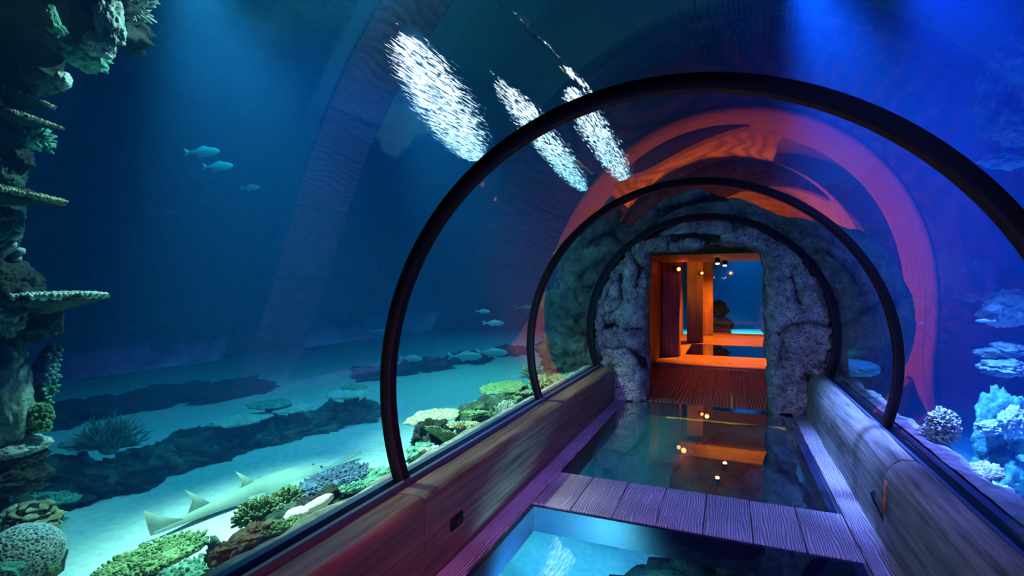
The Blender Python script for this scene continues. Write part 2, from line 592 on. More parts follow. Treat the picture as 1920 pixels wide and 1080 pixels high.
def water_surface():
    nx, ny = 150, 200
    x0, x1, y0, y1 = -7.0, 3.0, 1.0, 18.0
    v, a = [], []
    for j in range(ny + 1):
        for i in range(nx + 1):
            x, y = x0 + (x1 - x0) * i / nx, y0 + (y1 - y0) * j / ny
            z = SURF_Z + 0.02 * fbm(Vector((x * 1.3, y * 1.3, 0)), 3)
            v.append((x, y, z))
            a.append(max(seg_field(x, y, *s) for s in STREAKS))
    f = [(j * (nx + 1) + i, (j + 1) * (nx + 1) + i, (j + 1) * (nx + 1) + i + 1, j * (nx + 1) + i + 1) for j in range(ny) for i in range(nx)]
    m, nt, out = newmat('rippled_water_surface')
    tc = N(nt, 'ShaderNodeTexCoord')
    at = N(nt, 'ShaderNodeAttribute', _attribute_name='ripple')
    mp = N(nt, 'ShaderNodeMapping')
    mp.inputs['Scale'].default_value = (36.0, 4.2, 1.0)
    mp.inputs['Rotation'].default_value = (0, 0, -0.22)
    nt.links.new(tc.outputs['Object'], mp.inputs[0])
    n1 = N(nt, 'ShaderNodeTexNoise', Scale=1.0, Detail=5.0, Roughness=0.7, Distortion=0.6)
    nt.links.new(mp.outputs[0], n1.inputs['Vector'])
    thr = mathn(nt, 'SUBTRACT', 0.80, mathn(nt, 'MULTIPLY', at.outputs['Fac'], 0.355))
    d = mathn(nt, 'SUBTRACT', n1.outputs[0], thr)
    k = mathn(nt, 'MULTIPLY', d, 6.0)
    k = mathn(nt, 'MINIMUM', mathn(nt, 'MAXIMUM', k, 0.0), 1.0)
    k = mathn(nt, 'MULTIPLY', k, mathn(nt, 'GREATER_THAN', at.outputs['Fac'], 0.02))
    tr = N(nt, 'ShaderNodeBsdfTransparent')
    gl = N(nt, 'ShaderNodeBsdfGlossy', Roughness=0.25)
    gl.inputs[0].default_value = (0.22, 0.28, 0.35, 1)
    bp = N(nt, 'ShaderNodeBump', Strength=0.5, Distance=0.05)
    nt.links.new(n1.outputs[0], bp.inputs['Height'])
    nt.links.new(bp.outputs[0], gl.inputs['Normal'])
    mx = N(nt, 'ShaderNodeMixShader')
    nt.links.new(k, mx.inputs[0])
    nt.links.new(gl.outputs[0], mx.inputs[1])
    nt.links.new(tr.outputs[0], mx.inputs[2])
    nt.links.new(mx.outputs[0], out.inputs[0])
    o = mesh('water_surface', v, f, m, None, True, False)
    at = o.data.attributes.new('ripple', 'FLOAT', 'POINT')
    at.data.foreach_set('value', a)
    return o


struct(water_surface(), 'rippled underside of the water surface above the tunnel')

# strip floodlights and one added light streak above the surface, seen through the ripples
names = ['longest strip floodlight shimmering through the ripples on the left of the tank top',
         'middle strip floodlight shimmering through the ripples behind the nearest tunnel hoop',
         'strip floodlight shimmering through the ripples closest to the dark tunnel crown',
         'thin pale streak of light as added glowing strip, leading down to the nearest hoop']
for (a, b, w), lab in zip(STREAKS, names):
    mid = Vector(((a[0] + b[0]) / 2, (a[1] + b[1]) / 2, SURF_Z + 0.10))
    ang = math.atan2(b[1] - a[1], b[0] - a[0])
    L = math.hypot(b[0] - a[0], b[1] - a[1]) + 0.8
    t = empty('strip_floodlight', mid, lab, 'floodlight', 'floodlights above the water')
    t.rotation_euler = (0, 0, ang)
    q = MB()
    q.box((-L / 2, -w * 1.15, 0.03), (L / 2, w * 1.15, 0.12), 0, 0.02)
    q.build('housing', M_LAMP, t)
    q = MB()
    q.box((-L / 2 + 0.03, -w * 1.1, 0.0), (L / 2 - 0.03, w * 1.1, 0.03))
    q.build('lamp_glass', M_FLOODGLOW, t)

# hoops that join the acrylic panels
RING_V = [2.283, 4.452, 6.689]


def hoop(v, wr, wy, n=96):
    prof = [(-wr, -wy), (-wr * 0.6, -wy * 1.15), (wr, -wy), (wr, wy), (-wr * 0.6, wy * 1.15), (-wr, wy)]
    pts = []
    for i in range(n + 1):
        a = FOOT + (PI - 2 * FOOT) * i / n
        for dr, dy in prof:
            pts.append((UC + (RAD + dr) * math.cos(a), v + dy, ZC + (RAD + dr) * math.sin(a)))
    m = len(prof)
    f = [(i * m + k, i * m + (k + 1) % m, (i + 1) * m + (k + 1) % m, (i + 1) * m + k) for i in range(n) for k in range(m)]
    f += [tuple(range(m)), tuple(n * m + k for k in range(m))]
    return pts, f


for v, (wr, wy), lab in zip(RING_V, ((0.034, 0.028), (0.030, 0.026), (0.040, 0.030)),
                            ('large black rubber hoop around the tunnel nearest the viewer',
                             'smaller black hoop between the nearest hoop and the carved stone doorway',
                             'dark hoop pressed against the carved stone doorway')):
    p, f = hoop(v, wr, wy)
    tag(mesh('tunnel_hoop', p, f, M_RUBBER, None, False, True), lab, 'hoop', 'tunnel hoops')


def acrylic(name, va, vb):
    ar = arch_pts(RAD, 96)
    n = len(ar)
    nv = 2
    v = [(x, va + (vb - va) * j / nv, z) for j in range(nv + 1) for x, z in ar]
    f = [(j * n + i, j * n + i + 1, (j + 1) * n + i + 1, (j + 1) * n + i) for j in range(nv) for i in range(n - 1)]
    o = mesh(name, v, f, M_ACRYL, None, True, False)
    me = o.data
    p = me.polygons[n // 2]
    if p.normal.z > 0:
        me.flip_normals()
    return struct(o, 'curved clear acrylic panel of the tunnel')


acrylic('window_1', -4.0, RING_V[0])
acrylic('window_2', RING_V[0], RING_V[1])
acrylic('window_3', RING_V[1], RING_V[2])


# channel that holds the acrylic, timber kerbs
def prism_y(sec, ya, yb, n=1, wob=0.0, seed=0):
    v, m = [], len(sec)
    for j in range(n + 1):
        y = ya + (yb - ya) * j / n
        for k, (x, z) in enumerate(sec):
            p = Vector((x * 5 + seed, y * 1.6, z * 5))
            w = wob * fbm(p, 3)
            w2 = wob * fbm(p + Vector((9, 4, 2)), 3)
            v.append((x + w, y, max(0.0, z + w2) if z > 0.01 else z))
    f = [(j * m + k, j * m + (k + 1) % m, (j + 1) * m + (k + 1) % m, (j + 1) * m + k) for j in range(n) for k in range(m)]
    f += [tuple(range(m)), tuple(n * m + k for k in range(m))]
    return v, f


def sub_profile(pts, k):
    out = []
    for i in range(len(pts)):
        a, b = pts[i], pts[(i + 1) % len(pts)]
        L = math.hypot(b[0] - a[0], b[1] - a[1])
        s = max(1, int(L / k))
        for j in range(s):
            out.append((a[0] + (b[0] - a[0]) * j / s, a[1] + (b[1] - a[1]) * j / s))
    return out


q = MB()
q.add(*prism_y([(-1.72, 0.0), (-1.72, 0.455), (-1.665, 0.465), (-1.66, 0.44), (-1.60, 0.44), (-1.595, 0.475), (-1.575, 0.475), (-1.575, 0.0)], -4, 6.8))
struct(q.build('trim_1', M_TRIM, None, False, True), 'dark blue metal channel below the left glass')
q = MB()
q.add(*prism_y([(1.14, 0.0), (1.14, 0.49), (1.085, 0.50), (1.08, 0.475), (1.03, 0.475), (1.025, 0.505), (1.005, 0.505), (1.005, 0.0)], -4, 6.8))
struct(q.build('trim_2', M_TRIM, None, False, True), 'dark blue metal channel below the right glass')

left_sec = sub_profile([(-1.57, 0.0), (-1.57, 0.445), (-1.43, 0.445), (-1.408, 0.435), (-1.40, 0.41), (-1.40, 0.0)], 0.035)
right_sec = sub_profile([(1.00, 0.0), (1.00, 0.50), (0.935, 0.495), (0.885, 0.455), (0.855, 0.395), (0.845, 0.33), (0.84, 0.0)], 0.035)
for sec, ya, yb, mat, seed, wob, lab in (
        (left_sec, -2.95, 2.165, M_KERB_L, 1, 0.006, 'reddish brown timber kerb on the left, the near length up to the saw joint'),
        (left_sec, 2.172, 6.78, M_KERB_L, 5, 0.006, 'reddish brown timber kerb on the left, the far length ending at the stone doorway'),
        (right_sec, -2.95, 3.62, M_KERB_R, 9, 0.012, 'worn grey tan timber kerb on the right, the near length up to the rusty joint'),
        (right_sec, 3.63, 6.78, M_KERB_R, 14, 0.010, 'worn grey tan timber kerb on the right, the far length ending at the stone doorway')):
    v, f = prism_y(sec, ya, yb, int((yb - ya) / 0.03), wob, seed)
    o = mesh('timber_kerb', v, f, mat, None, True, True)
    at = o.data.attributes.new('rnd', 'FLOAT', 'POINT')
    at.data.foreach_set('value', [seed * 0.37] * len(v))
    o.data.set_sharp_from_angle(angle=math.radians(50))
    tag(o, lab, 'kerb', 'timber kerbs of the walkway')
    # rusty nail plate at the joint or mortise slot
M_RUST = mat_rock('rusty_iron', (0.10, 0.03, 0.012), (0.42, 0.16, 0.06), None, 30.0, 0.6, 0.005, 0.8)
q = MB()
q.tube([(0.846, 3.56, 0.38), (0.838, 3.55, 0.31), (0.833, 3.56, 0.25), (0.836, 3.555, 0.19)], [0.010, 0.013, 0.010, 0.006], 8)
tag(q.build('rusty_spike', M_RUST, None, True), 'rusty iron spike driven into the right kerb at its joint', 'spike')
q = MB()
q.tube([(0.843, 3.83, 0.20), (0.838, 3.79, 0.215), (0.838, 3.74, 0.19), (0.842, 3.66, 0.165), (0.844, 3.60, 0.13)], [0.006, 0.022, 0.020, 0.016, 0.005], 8)
tag(q.build('knot_hole', M_RUBBER, None, True), 'dark knot hole low in the right kerb face', 'knot')
q = MB()
q.box((-1.403, 2.42, 0.16), (-1.392, 2.56, 0.23), 0, 0.008)
tag(q.build('mortise_slot', M_RUBBER, None, True), 'dark mortise slot low in the left kerb face', 'slot')

# floor: frame planks with two glass panels let in
GL, GR = -1.267, 0.70
VS, VN, VF = 3.315, 3.957, 6.93


def planks(name, x0, x1, y0, y1, width, along='Y', z1=0.0, th=0.2, mat=None, seed=0, gap=0.006):
    q = MB()
    r = random.Random(seed)
    if along == 'Y':
        n = max(1, round((x1 - x0) / width))
        w = (x1 - x0) / n
        for i in range(n):
            q.box((x0 + i * w + gap / 2, y0, z1 - th), (x0 + (i + 1) * w - gap / 2, y1, z1 - r.uniform(0, 0.003)), r.uniform(0, 9), 0.004)
    else:
        n = max(1, round((y1 - y0) / width))
        w = (y1 - y0) / n
        for i in range(n):
            q.box((x0, y0 + i * w + gap / 2, z1 - th), (x1, y0 + (i + 1) * w - gap / 2, z1 - r.uniform(0, 0.003)), r.uniform(0, 9), 0.004)
    return q.build(name, mat or M_PLANK)


struct(planks('floor', GL + 0.003, GR - 0.003, VS, VN, 0.281, 'Y', 0.0, 0.06, None, 3), 'strip of violet lit timber boards between the two glass floor panels')
struct(planks('floor_side_boards', UL - 0.06, GL, -4.0, VF, 0.193, 'Y', 0.001, 0.06, None, 5), 'timber side board along the left kerb')
struct(planks('floor_side_boards', GR, UR + 0.06, -4.0, VF, 0.2, 'Y', 0.001, 0.06, None, 6), 'timber side board along the right kerb')
struct(planks('floor_end_boards', GL + 0.003, GR - 0.003, -4.0, 0.9, 0.281, 'Y', 0.0, 0.06, None, 8), 'timber floor boards under the viewer')
M_LEDGE = mat_plain('blue_panel_frame', (0.008, 0.014, 0.04), 0.45)
for (ya, yb), lab, frl in (((0.9, VS), 'nearest clear glass floor panel with a bright cyan glow on its left', None),
                           ((VN, VF), 'clear glass floor panel in front of the stone doorway mirroring orange lamps', None)):
    t = empty('glass_floor_panel', ((GL + GR) / 2, (ya + yb) / 2, -0.02), lab, 'glass floor')
    hx, hy = (GR - GL) / 2 - 0.002, (yb - ya) / 2 - 0.002
    q = MB()
    q.box((-hx, -hy, 0.005), (hx, hy, 0.0151))
    g = MB()
    g.add([(-hx, -hy, 0.012), (hx, -hy, 0.012), (hx, hy, 0.012), (-hx, hy, 0.012)], [(0, 1, 2, 3)])
    g.build('pane', M_FLOORGLASS, t)
    q = MB()
    for a, b in (((-hx, -hy), (-hx + 0.03, hy)), ((hx - 0.07, -hy), (hx, hy)), ((-hx + 0.03, -hy), (hx - 0.07, -hy + 0.02)), ((-hx + 0.03, hy - 0.03), (hx - 0.07, hy))):
        q.box((a[0], a[1], -0.16), (b[0], b[1], 0.008))
    q.build('frame', M_LEDGE, t)

# ------------------------------------------------------------------ carved stone doorway
def resample(pts, n):
    d = [0.0]
    for a, b in zip(pts, pts[1:]):
        d.append(d[-1] + math.hypot(b[0] - a[0], b[1] - a[1]))
    out = []
    for i in range(n):
        s = d[-1] * i / (n - 1)
        k = max(j for j in range(len(d)) if d[j] <= s + 1e-9)
        k = min(k, len(pts) - 2)
        t = (s - d[k]) / max(1e-9, d[k + 1] - d[k])
        out.append((pts[k][0] + (pts[k + 1][0] - pts[k][0]) * t, pts[k][1] + (pts[k + 1][1] - pts[k][1]) * t))
    return out


PV = 6.84


def pix(p):
    w = at_v(p[0], p[1], PV)
    return (w.x, w.z)


GROOVES = [  # carved lines of the two faces, width, depth
    ([(1149, 526), (1142, 542), (1134, 560)], 0.030, 0.09),
    ([(1160, 512), (1162, 545), (1164, 572), (1152, 583), (1138, 586), (1126, 593)], 0.030, 0.10),
    ([(1174, 478), (1172, 505), (1168, 535), (1170, 562), (1160, 580)], 0.022, 0.07),
    ([(1185, 470), (1196, 500), (1190, 540)], 0.035, 0.05),
    ([(1127, 620), (1133, 609), (1147, 606), (1160, 610)], 0.034, 0.10),
    ([(1150, 612), (1136, 617)], 0.03, 0.07),
    ([(1172, 618), (1186, 616), (1204, 619)], 0.030, 0.10),
    ([(1180, 655), (1195, 672), (1202, 690)], 0.045, 0.05),
    ([(1130, 650), (1150, 655), (1170, 650)], 0.03, 0.04),
    ([(1485, 518), (1492, 540), (1500, 568)], 0.034, 0.08),
    ([(1467, 506), (1476, 522)], 0.028, 0.06),
    ([(1462, 628), (1474, 614), (1492, 606), (1515, 603), (1540, 607), (1556, 614)], 0.030, 0.11),
    ([(1470, 640), (1464, 665), (1470, 690)], 0.03, 0.05),
    ([(1507, 700), (1515, 690), (1530, 688), (1556, 692)], 0.030, 0.10),
    ([(1528, 510), (1540, 540), (1548, 575)], 0.030, 0.05),
    ([(1210, 452), (1250, 440), (1300, 436), (1350, 440)], 0.035, 0.05),
    ([(1250, 455), (1290, 446), (1330, 446)], 0.03, 0.05),
]
GROOVES = [([pix(p) for p in pts], w, d) for pts, w, d in GROOVES]


def seg_dist(x, z, a, b):
    dx, dz = b[0] - a[0], b[1] - a[1]
    t = max(0.0, min(1.0, ((x - a[0]) * dx + (z - a[1]) * dz) / (dx * dx + dz * dz)))
    return math.hypot(x - a[0] - t * dx, z - a[1] - t * dz)


def doorway():
    ro = RAD - 0.05

    def arc(a0, a1, n=20):
        return [(UC + ro * math.cos(a0 + (a1 - a0) * i / n), ZC + ro * math.sin(a0 + (a1 - a0) * i / n)) for i in range(n + 1)]

    # paired outlines, outer and inner, from the left foot over the top to the right foot
    pairs = [
        (24, [(-1.405, 0.0), (-1.405, 0.44)], [(-1.06, 0.0), (-1.06, 0.42)]),
        (14, [(-1.405, 0.44), (-1.62, 0.46)], [(-1.06, 0.42), (-1.065, 0.60)]),
        (90, arc(PI + 0.36, 2.30), [(-1.065, 0.60), (-1.075, 1.2), (-1.05, 1.7), (-1.04, 1.98)]),
        (80, arc(2.30, 1.02), [(-1.04, 1.98), (-0.98, 2.04), (-0.75, 2.05), (-0.42, 2.05), (-0.26, 2.12), (-0.10, 2.155), (0.02, 2.10), (0.20, 2.10)]),
        (50, arc(1.02, 0.52), [(0.20, 2.10), (0.34, 2.04), (0.43, 1.93), (0.48, 1.74)]),
        (90, arc(0.52, -0.33), [(0.48, 1.74), (0.475, 1.3), (0.49, 0.8), (0.50, 0.56)]),
        (14, [(1.05, 0.50), (0.845, 0.47)], [(0.50, 0.56), (0.50, 0.43)]),
        (24, [(0.845, 0.47), (0.845, 0.0)], [(0.50, 0.43), (0.51, 0.0)]),
    ]
    O, I = [], []
    for n, o, i in pairs:
        ro_, ri_ = resample(o, n), resample(i, n)
        if O:
            ro_, ri_ = ro_[1:], ri_[1:]
        O += ro_
        I += ri_
    ns = 60
    shade_vals = []
    nd = 10
    nt = len(O)
    v = []
    for a, b in zip(O, I):
        for s in range(ns + 1):
            t = s / ns
            x, z = a[0] + (b[0] - a[0]) * t, a[1] + (b[1] - a[1]) * t
            x += 0.016 * fbm(Vector((x * 6, 3.1, z * 6)), 3) * t * 2
            z += 0.016 * fbm(Vector((x * 6, 8.1, z * 6)), 3) * t * 2 if z > 0.05 else 0
            bul = 0.07 * fbm(Vector((x * 2.2, 1.7, z * 2.2)), 4) + 0.014 * fbm(Vector((x * 9, 5, z * 9)), 4)
            pit = noise.voronoi(Vector((x * 34, 0.5, z * 34)))[0][0]
            bul -= 0.014 * max(0.0, 0.42 - pit) / 0.42 * (0.6 + noise.noise(Vector((x * 3, 9, z * 3))))
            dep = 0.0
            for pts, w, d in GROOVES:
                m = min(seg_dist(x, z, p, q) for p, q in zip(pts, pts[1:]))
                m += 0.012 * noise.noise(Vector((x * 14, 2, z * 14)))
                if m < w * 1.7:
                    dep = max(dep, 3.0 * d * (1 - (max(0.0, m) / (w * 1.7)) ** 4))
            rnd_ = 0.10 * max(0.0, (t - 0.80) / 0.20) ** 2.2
            shade_vals.append(min(1.0, dep / 0.10))  # groove shade, painted dark into the stone colour
            v.append((x, PV - bul + dep * 0.7 + rnd_, z))
        for s in range(1, nd + 1):   # jamb into the room
            y = PV + 0.10 + 0.30 * s / nd
            x, z = b
            w = 0.035 * fbm(Vector((x * 5, y * 5, z * 5)), 3)
            shade_vals.append(0.25)
            v.append((x + (w if abs(z) < 1.9 else 0), y, z + (w if z > 1.9 else 0)))
    m = ns + 1 + nd
    f = [(i * m + s, i * m + s + 1, (i + 1) * m + s + 1, (i + 1) * m + s) for i in range(nt - 1) for s in range(m - 1)]
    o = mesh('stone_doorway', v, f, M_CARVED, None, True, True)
    o.data.attributes.new('painted_shade', 'FLOAT', 'POINT').data.foreach_set('value', shade_vals)
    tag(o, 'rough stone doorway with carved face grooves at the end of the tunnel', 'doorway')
    # thickness towards the room
    md = o.modifiers.new('thick', 'SOLIDIFY')
    md.thickness = 0.06
    md.offset = -1
    return o


doorway()

# ------------------------------------------------------------------ timber rooms behind the doorway
struct(planks('floor_room_boards', -1.40, 1.25, 6.94, 10.25, 0.24, 'Y', -0.001, 0.06, M_ROOMFLOOR, 11), 'room floor boards running away from the doorway')
struct(planks('floor_room_boards', -1.40, 1.25, 10.40, 12.1, 0.3, 'X', 0.0, 0.06, mat_wood('cross_plank', (0.09, 0.05, 0.03), (0.36, 0.22, 0.14), 'X', 0.8, 0.35, 0.4), 12), 'cross boards of the second room floor lit orange')
struct(planks('floor_room_boards', -1.40, 1.25, 14.45, 17.5, 0.3, 'X', 0.0, 0.06, bpy.data.materials['cross_plank'], 13), 'cross boards before the far window lit orange')
struct(planks('floor_side_boards', -1.40, -0.90, 12.1, 14.45, 0.25, 'Y', 0.0, 0.06, M_ROOMFLOOR, 14), 'board beside the far glass floor panel')
struct(planks('floor_side_boards', 0.96, 1.25, 12.1, 14.45, 0.29, 'Y', 0.0, 0.06, M_ROOMFLOOR, 15), 'board beside the far glass floor panel')
q = MB()
q.box((-1.36, 10.25, -0.06), (1.25, 10.40, 0.022), 2.0, 0.008)
tag(q.build('threshold_board', bpy.data.materials['cross_plank'], None), 'worn timber threshold board across the room floor', 'threshold')
t = empty('glass_floor_panel', (0.03, 13.275, -0.02), 'small glass floor panel in the orange lit room mirroring the blue window', 'glass floor')
g = MB()
g.add([(-0.93, -1.17, 0.012), (0.93, -1.17, 0.012), (0.93, 1.17, 0.012), (-0.93, 1.17, 0.012)], [(0, 1, 2, 3)])
g.build('pane', M_FLOORGLASS, t)
q = MB()
for a, b in (((-0.93, -1.17), (-0.90, 1.17)), ((0.90, -1.17), (0.93, 1.17)), ((-0.90, -1.17), (0.90, -1.14)), ((-0.90, 1.14), (0.90, 1.17))):
    q.box((a[0], a[1], -0.05), (b[0], b[1], 0.008))
q.build('frame', M_LEDGE, t)


def wood_wall(name, x, y0, y1, z1, th=0.06, w=0.24, seed=0):
    q = MB()
    r = random.Random(seed)
    n = round((y1 - y0) / w)
    for i in range(n):
        a, b = y0 + (y1 - y0) * i / n, y0 + (y1 - y0) * (i + 1) / n
        q.box((x - th, a + 0.002, 0), (x + r.uniform(-0.006, 0.006), b - 0.002, z1), r.uniform(0, 9), 0.003)
    return struct(q.build(name, M_ROOMWOOD), 'timber board wall of the far rooms')


wood_wall('wall_left', -1.36, 7.1, 17.55, 2.78, 0.06, 0.24, 1)
wood_wall('wall_right', 1.31, 7.1, 17.55, 2.78, 0.06, 0.24, 2)
q = MB()
for i in range(12):
    a = -1.42 + 2.74 * i / 12
    q.box((a, 7.30, 2.72), (a + 0.226, 11.5, 2.78), i * 0.7)
    q.box((a, 11.5, 2.72), (a + 0.226, 17.6, 2.78), i * 0.9 + 3)
struct(q.build('ceiling', M_ROOMWOOD_X), 'timber board ceiling of the far rooms')
q = MB()
q.box((-1.45, 7.33, 0.0), (-1.08, 7.38, 2.70), 1.2)
q.box((0.54, 7.33, 0.0), (1.34, 7.38, 2.70), 3.2)
struct(q.build('wall_front', M_ROOMWOOD), 'boards behind the stone doorway')

POSTS = [((-1.34, 11.55), (-0.975, 11.95), 2.66, 'thick timber post with a glowing orange edge, first on the left inside the rooms', 4.2),
         ((-1.05, 14.8), (-0.635, 15.15), 2.70, 'timber post lit red standing between the first post and the window post', 6.1),
         ((-0.90, 17.2), (-0.44, 17.55), 2.70, 'dark red timber post at the left edge of the far window', 7.3)]
for (a, b, h, lab, r) in POSTS:
    q = MB()
    q.box((a[0], a[1], 0.0), (b[0], b[1], h), r, 0.015)
    tag(q.build('timber_post', M_ROOMWOOD), lab, 'post', 'timber posts of the rooms')
q = MB()
q.box((-1.34, 8.8, 2.05), (1.23, 11.4, 2.22), 5.5, 0.015)
tag(q.build('timber_soffit', M_ROOMWOOD_X), 'low timber soffit behind the doorway carrying two small ceiling lamps', 'soffit')
q = MB()
q.box((-1.34, 13.3, 2.34), (1.23, 13.55, 2.66), 8.5, 0.015)
tag(q.build('timber_crossbeam', M_ROOMWOOD_X), 'orange lit timber crossbeam deeper in, glimpsed above the low soffit', 'beam')
q = MB()
q.box((-0.44, 17.45, 0.0), (1.25, 17.55, 0.06), 2.2)
q.box((-0.44, 17.45, 2.42), (1.25, 17.55, 2.72), 4.2)
struct(q.build('trim_3', M_ROOMWOOD_X), 'timber frame strips of the far window')
g = MB()
g.add([(-0.44, 17.5, 0.06), (1.25, 17.5, 0.06), (1.25, 17.5, 2.42), (-0.44, 17.5, 2.42)], [(0, 1, 2, 3)])
struct(g.build('window_4', M_ACRYL), 'far window looking into blue water')


def lamp(loc, d, lab, bulb, r=0.05, grp='lamps of the timber rooms'):
    t = empty('spot_lamp', loc, lab, 'lamp', grp)
    d = Vector(d).normalized()
    q = MB()
    q.tube([-d * 0.02, d * 0.03, d * 0.10], [r * 0.55, r, r * 1.05], 16)
    q.build('housing', M_LAMP, t, True)
    q = MB()
    q.tube([d * 0.095, d * 0.112, d * 0.118], [r * 0.85, r * 0.7, r * 0.3], 16)
    q.build('bulb', bulb, t, True)
    q = MB()
    q.tube([-d * 0.06, -d * 0.01], [r * 0.3, r * 0.3], 10)
    q.build('bracket', M_LAMP, t, True)
    return t


lamp((-1.0, 11.50, 1.93), (0.25, -0.9, -0.25), 'red spot lamp on the face of the first timber post', M_REDBULB)
point('red_lamp_light', (-0.86, 11.22, 1.90), 2.5, (1.0, 0.08, 0.02))
lamp((-0.68, 14.75, 1.93), (0.25, -0.9, -0.25), 'red spot lamp on the second timber post', M_REDBULB)
point('red_lamp_light', (-0.52, 14.45, 1.90), 5.0, (1.0, 0.08, 0.02))
lamp((-0.18, 10.0, 2.045), (0, -0.25, -1), 'round ceiling lamp under the timber soffit, the upper left of two', M_WARMBULB, 0.045)
lamp((-0.06, 10.9, 2.045), (0, -0.25, -1), 'round ceiling lamp under the timber soffit, the lower right of two', M_WARMBULB, 0.045)

# ------------------------------------------------------------------ room behind the viewer
q = MB()
q.box((-2.2, -3.2, 0.0), (1.6, -3.0, 2.5), 1.0)
struct(q.build('wall_back', M_ROOMWOOD), 'timber wall behind the viewer')

# ------------------------------------------------------------------ sea bed
def heightfield(name, x0, x1, y0, y1, step, fn, mat):
    nx, ny = round((x1 - x0) / step), round((y1 - y0) / step)
    v = [(x0 + (x1 - x0) * i / nx, y0 + (y1 - y0) * j / ny, 0) for j in range(ny + 1) for i in range(nx + 1)]
    v = [(x, y, fn(x, y)) for x, y, _ in v]
    f = [(j * (nx + 1) + i, j * (nx + 1) + i + 1, (j + 1) * (nx + 1) + i + 1, (j + 1) * (nx + 1) + i) for j in range(ny) for i in range(nx)]
    return mesh(name, v, f, mat, None, True, False)


SAND = -0.30


def sand_z(x, y):
    return SAND + 0.035 * fbm(Vector((x * 0.6, y * 0.6, 1)), 3) + 0.006 * noise.noise(Vector((x * 3.0 + y * 1.5, y * 5, 4)))


struct(heightfield('floor_sand_left', -15.5, -1.95, -4.0, 26.0, 0.12, sand_z, M_SAND), 'white sand bed of the left tank')
struct(heightfield('floor_sand_right', 1.25, 9.5, -4.0, 26.0, 0.2, lambda x, y: -0.55 + sand_z(x, y), M_SAND), 'sand bed of the right tank')
struct(heightfield('floor_sand_window', -1.95, 1.35, 17.8, 26.0, 0.2, lambda x, y: sand_z(x, y) - 0.10, M_SAND), 'sand bed outside the far window')
struct(heightfield('floor_sand_below', -2.9, 1.3, -4.0, 17.8, 0.12, lambda x, y: -1.45 + 0.1 * fbm(Vector((x, y, 3)), 3) + 0.85 * min(1, max(0, (-1.3 - x) / 1.5)) ** 1.5, M_SAND), 'sand bed below the walkway')


def ledge(name, x0, x1, y0, y1, z, mat, lab, drop):
    nx, ny = 16, round((y1 - y0) / 0.05)
    v = []
    for j in range(ny + 1):
        y = y0 + (y1 - y0) * j / ny
        for i in range(nx + 1):
            t = i / nx
            x = x0 + (x1 - x0) * t
            h = z - drop * t ** 2.2 + 0.035 * fbm(Vector((x * 5, y * 4, 2)), 4) * (0.35 + t) + 0.05 * t * noise.noise(Vector((y * 2.2, 3, x)))
            v.append((x + 0.03 * noise.noise(Vector((y * 3, x * 3, 5))) * t, y, h))
        v.append((x1, y, z - drop - 0.30))
    m = nx + 2
    f = [(j * m + i, j * m + i + 1, (j + 1) * m + i + 1, (j + 1) * m + i) for j in range(ny) for i in range(m - 1)]
    return struct(mesh(name, v, f, mat, None, True, True), lab)


ledge('floor_ledge_left', -1.725, -2.05, -3.0, 9.0, 0.44, M_GRAVEL, 'gravel ledge outside the left glass', 0.32)
ledge('floor_ledge_right', 1.145, 1.32, -3.0, 9.0, 0.50, M_GRAVEL, 'gravel ledge outside the right glass', 0.04)


# ------------------------------------------------------------------ coral builders
def disc_mesh(a, b, thick, seed, nr=16, nt=72, rim=0.10, bump=0.02, bumpf=9.0, cup=0.0, under=0.35, apex=0.0):
    """Plate of coral: uneven round rim, knobbly top, underside that runs in to a short neck."""
    off = Vector((seed * 3.3, seed * 5.1, seed * 1.7))
    v, f = [], []

    def rimk(t):
        p = Vector((math.cos(t) * 1.3, math.sin(t) * 1.3, 0)) + off
        return 1 + rim * fbm(p * 1.6, 4) * 1.6

    v.append((0, 0, thick + cup * 0))
    for i in range(1, nr + 1):
        r = i / nr
        for k in range(nt):
            t = 2 * PI * k / nt
            rk = rimk(t) * r
            x, y = a * rk * math.cos(t), b * rk * math.sin(t)
            z = thick * (1 - 0.35 * r ** 6) + cup * r * r
            z += bump * (fbm(Vector((x * bumpf, y * bumpf, 0)) + off, 3) + 0.6 * (0.5 - noise.voronoi(Vector((x * bumpf * 2.4, y * bumpf * 2.4, seed)))[0][0]))
            v.append((x, y, z))
    for i in range(nr, 0, -1):
        r = i / nr
        for k in range(nt):
            t = 2 * PI * k / nt
            rk = rimk(t) * r * (0.985 if i == nr else 1)
            x, y = a * rk * math.cos(t), b * rk * math.sin(t)
            z = thick * 0.25 * r ** 4 + cup * r * r - under * (a + b) * 0.5 * (1 - r) ** 1.5
            z += bump * 0.5 * fbm(Vector((x * bumpf, y * bumpf, 7)) + off, 2)
            x -= apex * a * (1 - r) ** 1.3
            v.append((x, y, z))
    n = 2 * nr
    for k in range(nt):
        f.append((0, 1 + k, 1 + (k + 1) % nt))
    for i in range(n - 1):
        for k in range(nt):
            f.append((1 + i * nt + k, 1 + (i + 1) * nt + k, 1 + (i + 1) * nt + (k + 1) % nt, 1 + i * nt + (k + 1) % nt))
    f.append(tuple(1 + (n - 1) * nt + k for k in range(nt))[::-1])
    return v, f


